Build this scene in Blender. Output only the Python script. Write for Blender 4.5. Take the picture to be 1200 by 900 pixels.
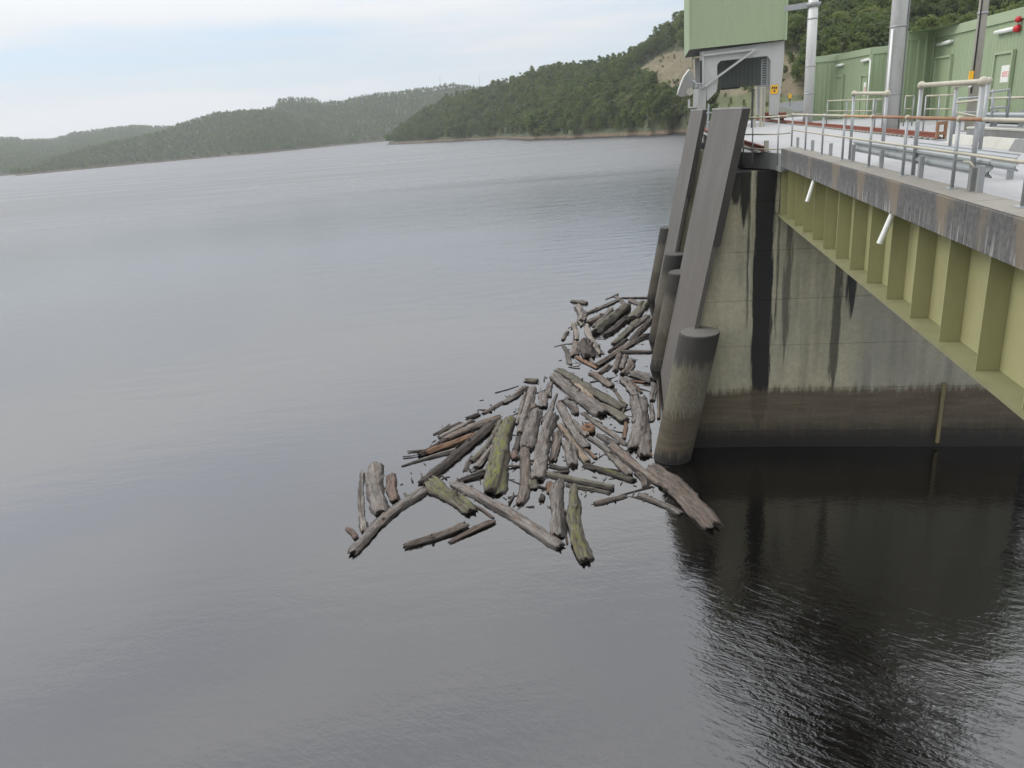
import bpy, math, random
import numpy as np
from mathutils import Vector, Matrix, noise as mnoise

# ------------------------------------------------------------------ clear
for o in list(bpy.data.objects):
    bpy.data.objects.remove(o)
scene = bpy.context.scene
COL = scene.collection
RND = random.Random(7)
rng = np.random.default_rng(11)

# ------------------------------------------------------------------ camera
H = 13.6                                  # eye height above the water
FPX, CX, CY = 850.0, 600.0, 450.0         # focal length in pixels of a 1200 x 900 frame
ROLL = math.atan(0.09)
PITCH = math.atan((450 - 145.0) * math.cos(ROLL) / FPX)
FW = np.array([0, math.cos(PITCH), -math.sin(PITCH)])
R0 = np.array([1.0, 0, 0]); U0 = np.cross(R0, FW)
RX = math.cos(ROLL) * R0 - math.sin(ROLL) * U0
UX = math.sin(ROLL) * R0 + math.cos(ROLL) * U0
EYE = np.array([0, 0, H])
cam = bpy.data.cameras.new('camera')
cam.sensor_fit = 'HORIZONTAL'; cam.sensor_width = 36.0
cam.lens = 36.0 * FPX / 1200.0
cam.clip_start = 0.1; cam.clip_end = 20000
co = bpy.data.objects.new('camera', cam); COL.objects.link(co)
m = Matrix.Identity(4)
for i in range(3):
    m[i][0] = RX[i]; m[i][1] = UX[i]; m[i][2] = -FW[i]; m[i][3] = EYE[i]
co.matrix_world = m
scene.camera = co

# ------------------------------------------------------------------ world: overcast daylight
SUN_EL, SUN_AZ = math.radians(42), math.radians(-72)     # azimuth clockwise from +Y: over the lake at left
w = bpy.data.worlds.new('World'); scene.world = w; w.use_nodes = True
nt = w.node_tree; nt.nodes.clear()
def N(t, typ, **kw):
    n = t.nodes.new(typ)
    for k, v in kw.items(): setattr(n, k, v)
    return n
out = N(nt, 'ShaderNodeOutputWorld')
sky = N(nt, 'ShaderNodeTexSky'); sky.sky_type = 'NISHITA'; sky.sun_disc = False
sky.sun_elevation = SUN_EL; sky.sun_rotation = SUN_AZ
sky.air_density = 1.6; sky.dust_density = 1.0
bg1 = N(nt, 'ShaderNodeBackground'); bg1.inputs['Strength'].default_value = 0.15
tintn = N(nt, 'ShaderNodeMix', data_type='RGBA', blend_type='MULTIPLY'); tintn.inputs[0].default_value = 1.0
tintn.inputs[7].default_value = (0.70, 0.86, 1.25, 1); nt.links.new(sky.outputs[0], tintn.inputs[6])
nt.links.new(tintn.outputs[2], bg1.inputs[0])
tc = N(nt, 'ShaderNodeTexCoord')
sep = N(nt, 'ShaderNodeSeparateXYZ'); nt.links.new(tc.outputs['Generated'], sep.inputs[0])
mp = N(nt, 'ShaderNodeMapping'); mp.inputs['Scale'].default_value = (1.6, 1.6, 13.0)
mp.inputs['Location'].default_value = (0.35, 0.1, 0.55)
mp.inputs['Rotation'].default_value = (0.0, 0.06, 0.0)
nt.links.new(tc.outputs['Generated'], mp.inputs[0])
nz = N(nt, 'ShaderNodeTexNoise'); nz.inputs['Scale'].default_value = 1.1
nz.inputs['Detail'].default_value = 6; nz.inputs['Roughness'].default_value = 0.5
nt.links.new(mp.outputs[0], nz.inputs['Vector'])
rmp = N(nt, 'ShaderNodeValToRGB')
rmp.color_ramp.elements[0].position = 0.40; rmp.color_ramp.elements[0].color = (0.72, 0.72, 0.72, 1)
rmp.color_ramp.elements[1].position = 0.60; rmp.color_ramp.elements[1].color = (0.97, 0.97, 0.97, 1)
nt.links.new(nz.outputs[0], rmp.inputs[0])
# clouds thicken toward the horizon, as a layer seen edge-on does
hz = N(nt, 'ShaderNodeMapRange'); hz.inputs[1].default_value = 0.0; hz.inputs[2].default_value = 0.13
hz.inputs[3].default_value = 1.0; hz.inputs[4].default_value = 0.0
nt.links.new(sep.outputs['Z'], hz.inputs[0])
mx = N(nt, 'ShaderNodeMath', operation='MAXIMUM')
nt.links.new(rmp.outputs[0], mx.inputs[0]); nt.links.new(hz.outputs[0], mx.inputs[1])
# overcast luminance grows with altitude; brightness added above the view lifts the water
st = N(nt, 'ShaderNodeMapRange', interpolation_type='SMOOTHSTEP'); st.inputs[1].default_value = 0.09; st.inputs[2].default_value = 0.42
st.inputs[3].default_value = 0.84; st.inputs[4].default_value = 1.8
nt.links.new(sep.outputs['Z'], st.inputs[0])
bg2 = N(nt, 'ShaderNodeBackground')
# thin cloud toward the horizon lets blue through; overhead the deck is closed and grey
veil = N(nt, 'ShaderNodeMapRange', interpolation_type='SMOOTHSTEP'); veil.inputs[1].default_value = 0.30; veil.inputs[2].default_value = 0.12
nt.links.new(sep.outputs['Z'], veil.inputs[0])
inv = N(nt, 'ShaderNodeMath', operation='SUBTRACT'); inv.inputs[0].default_value = 1.0; nt.links.new(mx.outputs[0], inv.inputs[1])
vm = N(nt, 'ShaderNodeMath', operation='MULTIPLY'); nt.links.new(inv.outputs[0], vm.inputs[0]); nt.links.new(veil.outputs[0], vm.inputs[1])
vs_ = N(nt, 'ShaderNodeMath', operation='MULTIPLY', use_clamp=True); vs_.inputs[1].default_value = 3.3; nt.links.new(vm.outputs[0], vs_.inputs[0])
cmx = N(nt, 'ShaderNodeMix', data_type='RGBA'); cmx.inputs[6].default_value = (0.975, 0.98, 0.985, 1); cmx.inputs[7].default_value = (0.70, 0.83, 0.96, 1)
nt.links.new(vs_.outputs[0], cmx.inputs[0]); nt.links.new(cmx.outputs[2], bg2.inputs['Color'])
nt.links.new(st.outputs[0], bg2.inputs['Strength'])
mxs = N(nt, 'ShaderNodeMixShader')
nt.links.new(mx.outputs[0], mxs.inputs[0]); nt.links.new(bg1.outputs[0], mxs.inputs[1]); nt.links.new(bg2.outputs[0], mxs.inputs[2])
nt.links.new(mxs.outputs[0], out.inputs['Surface'])

sl = bpy.data.lights.new('sun', 'SUN'); sl.energy = 1.4; sl.angle = math.radians(25); sl.color = (1.0, 0.96, 0.9)
so = bpy.data.objects.new('sun', sl); COL.objects.link(so)
sd = Vector((math.sin(SUN_AZ) * math.cos(SUN_EL), math.cos(SUN_AZ) * math.cos(SUN_EL), math.sin(SUN_EL)))
so.rotation_euler = sd.to_track_quat('Z', 'Y').to_euler(); so.location = (0, 0, 60)
scene.view_settings.view_transform = 'Standard'; scene.view_settings.look = 'None'
scene.view_settings.exposure = 0.07; scene.view_settings.gamma = 1.0
scene.cycles.max_bounces = 6; scene.cycles.volume_bounces = 0

# ------------------------------------------------------------------ frames
AZB = math.radians(12)
DV = np.array([math.sin(AZB), math.cos(AZB), 0]); NV = np.array([DV[1], -DV[0], 0])
def P(s, n, z): return DV * s + NV * n + np.array([0, 0, z])      # s along the bridge, n to its right
def ray(x, y): return (x - CX) * RX - (y - CY) * UX + FPX * FW
def at(x, y, z):
    v = ray(x, y); return EYE + v * ((z - H) / v[2])
def on_n(x, y, n):
    v = ray(x, y); q = EYE + v * (n / (v @ NV)); return q @ DV, q[2]
def on_s(x, y, s):
    v = ray(x, y); q = EYE + v * (s / (v @ DV)); return q @ NV, q[2]
def azel(x, y):
    v = ray(x, y); h = math.hypot(v[0], v[1]); return math.atan2(v[0], v[1]), v[2] / h
def project(p):
    q = np.asarray(p, float) - EYE; z = q @ FW
    return CX + FPX * (q @ RX) / z, CY - FPX * (q @ UX) / z, z

# ------------------------------------------------------------------ materials
def mat(name):
    mm = bpy.data.materials.new(name); mm.use_nodes = True
    t = mm.node_tree; b = t.nodes['Principled BSDF']
    return mm, t, b
def L(t, a, b): t.links.new(a, b)
def coords(t, scale=(1, 1, 1), kind='Object'):
    c = N(t, 'ShaderNodeTexCoord'); mpn = N(t, 'ShaderNodeMapping'); mpn.inputs['Scale'].default_value = scale
    L(t, c.outputs[kind], mpn.inputs[0]); return mpn.outputs[0]
def wcoords(t, scale=(1, 1, 1), rot=0.0):
    g = N(t, 'ShaderNodeNewGeometry'); mpn = N(t, 'ShaderNodeMapping'); mpn.inputs['Scale'].default_value = scale
    if rot:
        vr = N(t, 'ShaderNodeVectorRotate', rotation_type='Z_AXIS'); vr.inputs['Angle'].default_value = rot
        L(t, g.outputs['Position'], vr.inputs['Vector']); L(t, vr.outputs[0], mpn.inputs[0])
    else:
        L(t, g.outputs['Position'], mpn.inputs[0])
    return mpn.outputs[0]
def noise_tex(t, vec, scale, detail=5, rough=0.55, dist=0.0):
    n = N(t, 'ShaderNodeTexNoise'); n.inputs['Scale'].default_value = scale; n.inputs['Detail'].default_value = detail
    n.inputs['Roughness'].default_value = rough; n.inputs['Distortion'].default_value = dist
    L(t, vec, n.inputs['Vector']); return n.outputs[0]
def ramp(t, fac, stops, interp='LINEAR'):
    r = N(t, 'ShaderNodeValToRGB'); cr = r.color_ramp; cr.interpolation = interp
    while len(cr.elements) > 1: cr.elements.remove(cr.elements[-1])
    cr.elements[0].position = stops[0][0]; c = stops[0][1]; cr.elements[0].color = (*c, 1) if isinstance(c, tuple) else (c, c, c, 1)
    for p, c in stops[1:]:
        e = cr.elements.new(p); e.color = (*c, 1) if isinstance(c, tuple) else (c, c, c, 1)
    L(t, fac, r.inputs[0]); return r.outputs[0]
def mix(t, fac, a, b, mode='MIX'):
    mxn = N(t, 'ShaderNodeMix', data_type='RGBA', blend_type=mode)
    for sock, v in ((mxn.inputs[0], fac), (mxn.inputs[6], a), (mxn.inputs[7], b)):
        if hasattr(v, 'is_output'): L(t, v, sock)
        elif isinstance(v, tuple): sock.default_value = (*v, 1)
        else: sock.default_value = v
    return mxn.outputs[2]
def math_n(t, op, a, b=None, c=None):
    n = N(t, 'ShaderNodeMath', operation=op)
    for i, v in enumerate((a, b, c)):
        if v is None: continue
        if hasattr(v, 'is_output'): L(t, v, n.inputs[i])
        else: n.inputs[i].default_value = v
    return n.outputs[0]
def bump(t, b, h, strength, dist):
    bn = N(t, 'ShaderNodeBump'); bn.inputs['Strength'].default_value = strength; bn.inputs['Distance'].default_value = dist
    L(t, h, bn.inputs['Height']); L(t, bn.outputs[0], b.inputs['Normal'])
def smooth(t, v, a, b_):
    n = N(t, 'ShaderNodeMapRange', interpolation_type='SMOOTHSTEP')
    n.inputs[1].default_value = a; n.inputs[2].default_value = b_
    L(t, v, n.inputs[0]); return n.outputs[0]

def paint(name, col, rough=0.5, dirt=0.25, dirtcol=(0.08, 0.07, 0.05), metallic=0.0, scale=1.0, streak=True):
    mm, t, b = mat(name)
    v = wcoords(t, (1.5 * scale, 1.5 * scale, 0.25 * scale if streak else 1.5 * scale))
    n1 = noise_tex(t, v, 1.6, 6, 0.6)
    n2 = noise_tex(t, wcoords(t), 7 * scale, 4, 0.6)
    f = ramp(t, n1, [(0.45, 0.0), (0.8, dirt)])
    c = mix(t, f, col, dirtcol)
    c2 = mix(t, ramp(t, n2, [(0.3, 0.0), (0.7, 0.3)]), c, tuple(min(1, x * 1.18) for x in col))
    L(t, c2, b.inputs['Base Color']); b.inputs['Roughness'].default_value = rough; b.inputs['Metallic'].default_value = metallic
    bump(t, b, n2, 0.15, 0.01)
    return mm
M = {}
M['clad'] = paint('green_cladding', (0.272, 0.335, 0.205), 0.45, 0.18, (0.12, 0.14, 0.08))
M['clad_light'] = paint('green_trim', (0.31, 0.375, 0.24), 0.45, 0.12, (0.12, 0.14, 0.08))
M['clad_gantry'] = paint('gantry_cladding', (0.285, 0.345, 0.21), 0.5, 0.10, (0.15, 0.17, 0.1))
M['portal'] = paint('grey_portal_paint', (0.42, 0.42, 0.40), 0.5, 0.28, (0.18, 0.16, 0.12))
M['galv'] = paint('galvanised_steel', (0.30, 0.31, 0.31), 0.45, 0.3, (0.16, 0.14, 0.10), 0.35, 3.0)
M['galv_light'] = paint('pale_galvanised_beam', (0.33, 0.35, 0.355), 0.5, 0.3, (0.25, 0.25, 0.22), 0.25, 2.0)
M['cream'] = paint('weathered_cream_rail', (0.41, 0.385, 0.30), 0.5, 0.4, (0.22, 0.17, 0.10), 0.1, 4.0, False)
M['rust'] = paint('rusted_rail', (0.26, 0.135, 0.072), 0.75, 0.6, (0.36, 0.30, 0.22), 0.1, 5.0, False)
M['rust_dark'] = paint('rusty_crane_rail', (0.215, 0.062, 0.035), 0.7, 0.5, (0.09, 0.04, 0.025), 0.1, 3.0, False)
M['white'] = paint('white_plastic', (0.72, 0.73, 0.68), 0.4, 0.15, (0.4, 0.4, 0.3))
M['girder'] = paint('olive_girder_paint', (0.31, 0.30, 0.15), 0.5, 0.42, (0.15, 0.115, 0.05), 0.0, 0.6)
M['flange'] = paint('grimy_flange_paint', (0.20, 0.195, 0.10), 0.6, 0.4, (0.09, 0.085, 0.05))
M['yellow'] = paint('yellow_paint', (0.78, 0.42, 0.02), 0.5, 0.1)
M['red'] = paint('red_plastic', (0.50, 0.015, 0.02), 0.35, 0.1)
M['red_print'] = paint('red_print', (0.62, 0.16, 0.16), 0.6, 0.0)
M['black'] = paint('dark_metal', (0.03, 0.03, 0.03), 0.5, 0.1)
M['dark_green'] = paint('dark_cladding', (0.10, 0.115, 0.10), 0.6, 0.2)
M['pole'] = paint('steel_pole', (0.52, 0.52, 0.50), 0.5, 0.55, (0.22, 0.21, 0.19), 0.15, 0.9)
M['wood_pole'] = paint('timber_pole', (0.38, 0.36, 0.30), 0.8, 0.5, (0.09, 0.08, 0.06))

def concrete(name, base, dark, streak=0.6, speck=0.35, rough=0.85, fine=1.0):
    mm, t, b = mat(name)
    big = noise_tex(t, wcoords(t), 0.5 * fine, 6, 0.6)
    st_ = noise_tex(t, wcoords(t, (2.2, 2.2, 0.16)), 1.2 * fine, 7, 0.62)
    fn = noise_tex(t, wcoords(t), 9 * fine, 5, 0.65)
    c = mix(t, ramp(t, big, [(0.35, 0.0), (0.7, 0.5)]), base, dark)
    c = mix(t, ramp(t, st_, [(0.46, 0.0), (0.66, streak)]), c, dark)
    c = mix(t, ramp(t, fn, [(0.4, 0.0), (0.75, speck)]), c, tuple(x * 0.55 for x in base))
    L(t, c, b.inputs['Base Color']); b.inputs['Roughness'].default_value = rough
    bump(t, b, fn, 0.35, 0.02)
    return mm
M['deck'] = concrete('deck_concrete', (0.38, 0.38, 0.38), (0.27, 0.27, 0.265), 0.0, 0.3)
M['kerb_top'] = concrete('kerb_top_concrete', (0.25, 0.235, 0.20), (0.13, 0.12, 0.10), 0.1, 0.45)
M['slab'] = concrete('smooth_slab_concrete', (0.112, 0.101, 0.088), (0.055, 0.045, 0.037), 0.45, 0.4, 0.65, 0.6)
M['pale_conc'] = concrete('pale_concrete', (0.50, 0.49, 0.44), (0.30, 0.29, 0.24), 0.2, 0.3)
M['grey_conc'] = concrete('grey_concrete', (0.30, 0.30, 0.28), (0.16, 0.155, 0.14), 0.5, 0.3)
M['shade_grime'] = concrete('shaded_stained_concrete', (0.050, 0.045, 0.038), (0.022, 0.02, 0.018), 0.7, 0.4)  # black staining with shade painted in; also the shadow strip under crane rails
M['apron'] = concrete('apron_concrete', (0.23, 0.235, 0.225), (0.13, 0.13, 0.12), 0.3, 0.3)

# fascia: near-black grime, brown runs under the deck drains, white lime drips
def fascia_mat():
    mm, t, b = mat('stained_fascia_concrete')
    v = wcoords(t, (1, 1, 1), AZB)            # rotate so y runs along the bridge
    sp = N(t, 'ShaderNodeSeparateXYZ'); L(t, v, sp.inputs[0])
    cmb = N(t, 'ShaderNodeCombineXYZ'); L(t, sp.outputs[1], cmb.inputs[0]); L(t, sp.outputs[2], cmb.inputs[2])
    mp1 = N(t, 'ShaderNodeMapping'); mp1.inputs['Scale'].default_value = (1.0, 1, 0.22); L(t, cmb.outputs[0], mp1.inputs[0])
    n1 = noise_tex(t, mp1.outputs[0], 0.95, 3, 0.45)
    mp2 = N(t, 'ShaderNodeMapping'); mp2.inputs['Scale'].default_value = (9, 1, 0.9); L(t, cmb.outputs[0], mp2.inputs[0])
    n2 = noise_tex(t, mp2.outputs[0], 1.3, 7, 0.7)
    fn = noise_tex(t, wcoords(t), 12, 5, 0.65)
    c = mix(t, ramp(t, fn, [(0.3, 0.0), (0.7, 1.0)]), (0.058, 0.057, 0.055), (0.125, 0.122, 0.116))
    # a run narrows on its way down
    edge = math_n(t, 'MULTIPLY_ADD', math_n(t, 'SUBTRACT', n2, 0.5), 0.8, sp.outputs[1])
    edge = math_n(t, 'MULTIPLY_ADD', math_n(t, 'SUBTRACT', n1, 0.5), 1.1, edge)
    zz = math_n(t, 'SUBTRACT', 12.0, sp.outputs[2])
    for s0_, hw, amt in ((26.2, .25, .5), (22.9, .3, .6), (19.6, .42, .75), (17.3, .40, .85), (15.1, .36, .9), (12.35, .36, .95), (11.0, .2, .5), (9.75, .34, .9), (7.2, .4, .9)):
        d_ = math_n(t, 'ABSOLUTE', math_n(t, 'SUBTRACT', edge, s0_))
        d_ = math_n(t, 'MULTIPLY_ADD', zz, .28 * hw / .36, d_)
        c = mix(t, math_n(t, 'MULTIPLY', math_n(t, 'SUBTRACT', 1.0, smooth(t, d_, hw - .16, hw + .12)), amt * .85), c, (0.185, 0.148, 0.10))
    low = smooth(t, math_n(t, 'SUBTRACT', 12.0, sp.outputs[2]), 0.15, 0.6)
    c = mix(t, math_n(t, 'MULTIPLY', ramp(t, n2, [(0.50, 0.0), (0.64, 0.75)]), low), c, (0.36, 0.36, 0.34))
    L(t, c, b.inputs['Base Color']); b.inputs['Roughness'].default_value = 0.85
    bump(t, b, fn, 0.4, 0.02)
    return mm
M['fascia'] = fascia_mat()

# pier wall: greenish concrete, long dark runs, brown tide zone, wet black foot
def pier_mat(name='pier_wall_concrete', runs=True):
    mm, t, b = mat(name)
    v = wcoords(t, (1, 1, 1), AZB)
    sp = N(t, 'ShaderNodeSeparateXYZ'); L(t, v, sp.inputs[0])
    n_, s_, z_ = sp.outputs[0], sp.outputs[1], sp.outputs[2]
    big = noise_tex(t, wcoords(t), 0.45, 5, 0.55)
    st1 = noise_tex(t, wcoords(t, (1.6, 1.6, 0.11)), 1.0, 6, 0.6)
    st2 = noise_tex(t, wcoords(t, (5, 5, 0.35)), 1.2, 6, 0.65)
    fn = noise_tex(t, wcoords(t), 6, 6, 0.7)
    hzn = noise_tex(t, wcoords(t, (0.4, 0.4, 5.0)), 1.2, 5, 0.65)
    c = mix(t, ramp(t, big, [(0.35, 0.0), (0.65, 1.0)]), (0.45, 0.415, 0.285), (0.34, 0.325, 0.235))
    c = mix(t, ramp(t, st1, [(0.45, 0.0), (0.70, 0.6)]), c, (0.13, 0.125, 0.095))
    c = mix(t, ramp(t, st2, [(0.56, 0.0), (0.70, 0.5)]), c, (0.48, 0.46, 0.38))
    c = mix(t, ramp(t, fn, [(0.4, 0.0), (0.75, 0.35)]), c, (0.12, 0.12, 0.09))
    # right side of the wall turns darker blue-grey
    if runs:
        edge = math_n(t, 'MULTIPLY_ADD', math_n(t, 'SUBTRACT', st2, 0.5), 0.5, n_)
        for (n0, hw, z0, z1, amt) in ((3.35, 0.22, 9.0, 11.6, .96), (6.85, 0.16, 2.2, 6.6, .75), (7.35, 0.2, 5.3, 7.6, .97), (2.7, .5, 10.2, 12, .8), (5.0, .12, 3.5, 8.6, .6), (4.1, .36, .7, 11.9, .985), (4.62, .05, 4.5, 11.6, .8), (3.55, .06, 5.0, 11.6, .8), (3.0, .3, 9.9, 11.8, .9), (1.9, .25, 6.5, 9.5, .45)):
            d = math_n(t, 'ABSOLUTE', math_n(t, 'SUBTRACT', edge, n0))
            tip = math_n(t, 'MULTIPLY', smooth(t, z_, z0 - .4, z0 + 1.4), hw)
            f = math_n(t, 'MULTIPLY', math_n(t, 'SUBTRACT', 1.0, smooth(t, math_n(t, 'SUBTRACT', d, tip), -0.06, 0.04)), amt)
            f = math_n(t, 'MULTIPLY', f, smooth(t, z_, z0, z0 + .25))
            c = mix(t, f, c, (0.013, 0.0125, 0.012))
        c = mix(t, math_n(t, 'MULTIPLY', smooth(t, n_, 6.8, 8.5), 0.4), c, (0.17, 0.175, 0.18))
    # tide zone
    tide = math_n(t, 'MULTIPLY_ADD', math_n(t, 'SUBTRACT', fn, 0.5), 0.5, math_n(t, 'MULTIPLY_ADD', math_n(t, 'SUBTRACT', st2, 0.5), 0.9, z_))
    tz = smooth(t, tide, 2.75, 2.35)
    brown = mix(t, ramp(t, hzn, [(0.4, 0.0), (0.65, 1.0)]), (0.068, 0.050, 0.034), (0.10, 0.08, 0.05))
    brown = mix(t, ramp(t, fn, [(0.55, 0.0), (0.72, 0.6)]), brown, (0.16, 0.14, 0.09))
    c = mix(t, math_n(t, 'MULTIPLY', tz, 0.93), c, brown)
    wet = smooth(t, tide, 1.5, 0.3)
    c = mix(t, wet, c, (0.018, 0.016, 0.014))
    L(t, c, b.inputs['Base Color'])
    L(t, math_n(t, 'MULTIPLY_ADD', wet, -0.4, 0.85), b.inputs['Roughness'])
    bump(t, b, fn, 0.45, 0.03)
    return mm
M['pier'] = pier_mat()
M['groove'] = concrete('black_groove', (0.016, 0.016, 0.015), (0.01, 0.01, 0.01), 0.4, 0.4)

def column_mat(name, k):
    mm, t, b = mat(name)
    sp = N(t, 'ShaderNodeSeparateXYZ'); L(t, wcoords(t), sp.inputs[0]); z_ = sp.outputs[2]
    st1 = noise_tex(t, wcoords(t, (2.5, 2.5, 0.2)), 1.0, 6, 0.6)
    st2 = noise_tex(t, wcoords(t, (6, 6, 0.4)), 1.3, 6, 0.65)
    fn = noise_tex(t, wcoords(t), 7, 6, 0.7)
    hzn = noise_tex(t, wcoords(t, (0.5, 0.5, 5.0)), 1.2, 5, 0.65)
    zz = math_n(t, 'MULTIPLY_ADD', math_n(t, 'SUBTRACT', st2, 0.5), 1.6, z_)
    c = mix(t, ramp(t, fn, [(0.35, 0.0), (0.7, 1.0)]), (0.165, 0.155, 0.115), (0.10, 0.095, 0.07))
    c = mix(t, ramp(t, st2, [(0.55, 0.0), (0.72, 0.5)]), c, (0.29, 0.28, 0.20))
    c = mix(t, math_n(t, 'MULTIPLY', smooth(t, zz, 3.9, 4.5), 0.92), c, (0.034, 0.033, 0.031))
    brown = mix(t, ramp(t, hzn, [(0.4, 0.0), (0.65, 1.0)]), (0.06, 0.048, 0.032), (0.10, 0.082, 0.052))
    c = mix(t, math_n(t, 'MULTIPLY', smooth(t, zz, 2.4, 2.0), 0.85), c, brown)
    c = mix(t, smooth(t, zz, 0.7, 0.1), c, (0.02, 0.018, 0.015))
    # top face stays pale bare concrete
    g = N(t, 'ShaderNodeNewGeometry'); sn = N(t, 'ShaderNodeSeparateXYZ'); L(t, g.outputs['Normal'], sn.inputs[0])
    c = mix(t, smooth(t, sn.outputs[2], 0.8, 0.9), c, mix(t, fn, (0.07, 0.068, 0.06), (0.20, 0.195, 0.18)))
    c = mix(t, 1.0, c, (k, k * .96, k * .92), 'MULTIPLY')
    L(t, c, b.inputs['Base Color']); b.inputs['Roughness'].default_value = 0.8
    bump(t, b, fn, 0.4, 0.02)
    return mm
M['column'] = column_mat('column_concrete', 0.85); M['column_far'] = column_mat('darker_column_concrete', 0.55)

def wood_mat(name, end=False):
    mm, t, b = mat(name)
    at1 = N(t, 'ShaderNodeAttribute', attribute_type='OBJECT'); at1.attribute_name = 'tint'
    at2 = N(t, 'ShaderNodeAttribute', attribute_type='OBJECT'); at2.attribute_name = 'moss'
    v = coords(t, (0.5, 5, 5))
    oi = N(t, 'ShaderNodeObjectInfo')
    va = N(t, 'ShaderNodeVectorMath', operation='ADD'); L(t, v, va.inputs[0])
    sc = N(t, 'ShaderNodeVectorMath', operation='SCALE'); sc.inputs[0].default_value = (37, 91, 53); L(t, oi.outputs['Random'], sc.inputs['Scale'])
    L(t, sc.outputs[0], va.inputs[1])
    gr = noise_tex(t, va.outputs[0], 2.6, 9, 0.75, 0.9)
    v2 = coords(t, (1.6, 3, 3))
    va2 = N(t, 'ShaderNodeVectorMath', operation='ADD'); L(t, v2, va2.inputs[0]); L(t, sc.outputs[0], va2.inputs[1])
    bl = noise_tex(t, va2.outputs[0], 1.4, 6, 0.65)
    if end:
        c = mix(t, ramp(t, gr, [(0.35, 0.0), (0.7, 1.0)]), (0.018, 0.015, 0.012), (0.06, 0.045, 0.035))
        L(t, c, b.inputs['Base Color'])
    else:
        dk = mix(t, 1.0, at1.outputs['Color'], (0.15, 0.13, 0.115), 'MULTIPLY')
        lt = mix(t, 1.0, at1.outputs['Color'], (1.0, 0.98, 0.96), 'MULTIPLY')
        c = mix(t, ramp(t, gr, [(0.38, 0.0), (0.47, 0.45), (0.56, 0.8), (0.72, 1.0)]), dk, lt)
        c = mix(t, ramp(t, bl, [(0.50, 0.0), (0.66, 0.75)]), c, mix(t, 1.0, at1.outputs['Color'], (0.62, 0.46, 0.38), 'MULTIPLY'))
        c = mix(t, ramp(t, bl, [(0.30, 0.5), (0.42, 0.0)]), c, (0.165, 0.155, 0.14))
        g = N(t, 'ShaderNodeNewGeometry'); sn = N(t, 'ShaderNodeSeparateXYZ'); L(t, g.outputs['Normal'], sn.inputs[0])
        sp = N(t, 'ShaderNodeSeparateXYZ'); L(t, g.outputs['Position'], sp.inputs[0])
        mf = math_n(t, 'MULTIPLY', smooth(t, sn.outputs[2], 0.66, 0.99), at2.outputs['Fac'])
        mf = math_n(t, 'MULTIPLY', mf, ramp(t, math_n(t, 'MULTIPLY_ADD', gr, 0.5, math_n(t, 'MULTIPLY', bl, 0.6)), [(0.52, 0.0), (0.63, 1.0)]))
        c = mix(t, mf, c, mix(t, gr, (0.085, 0.10, 0.02), (0.19, 0.20, 0.025)))
        wet = smooth(t, math_n(t, 'MULTIPLY_ADD', bl, -0.08, sp.outputs[2]), 0.075, -0.02)
        c = mix(t, math_n(t, 'MULTIPLY', wet, 0.8), c, (0.016, 0.013, 0.011))
        L(t, c, b.inputs['Base Color'])
    b.inputs['Roughness'].default_value = 0.8
    bump(t, b, gr, 1.0, 0.08)
    return mm
M['wood'] = wood_mat('weathered_driftwood'); M['wood_end'] = wood_mat('driftwood_end_grain', True)

def foliage(name, cols):
    mm, t, b = mat(name)
    oi = N(t, 'ShaderNodeObjectInfo')
    c = ramp(t, oi.outputs['Random'], [(i / (len(cols) - 1), cc) for i, cc in enumerate(cols)])
    nn = noise_tex(t, coords(t), 0.55, 3, 0.5)
    c = mix(t, ramp(t, nn, [(0.35, 0.0), (0.65, 0.55)]), c, (0.125, 0.135, 0.05))
    L(t, c, b.inputs['Base Color']); b.inputs['Roughness'].default_value = 0.65
    b.inputs['Specular IOR Level'].default_value = 0.25
    tr = N(t, 'ShaderNodeBsdfTranslucent'); L(t, mix(t, 1.0, c, (1.15, 1.3, 0.7), 'MULTIPLY'), tr.inputs[0])
    ms = N(t, 'ShaderNodeMixShader'); ms.inputs[0].default_value = 0.45
    L(t, b.outputs[0], ms.inputs[1]); L(t, tr.outputs[0], ms.inputs[2]); L(t, ms.outputs[0], t.nodes['Material Output'].inputs['Surface'])
    return mm
M['leaf'] = foliage('forest_foliage', [(0.060, 0.098, 0.036), (0.105, 0.150, 0.045), (0.075, 0.108, 0.050), (0.150, 0.185, 0.055), (0.125, 0.140, 0.070), (0.062, 0.112, 0.040)])
M['bark'] = paint('tree_bark', (0.17, 0.15, 0.12), 0.85, 0.4)

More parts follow.
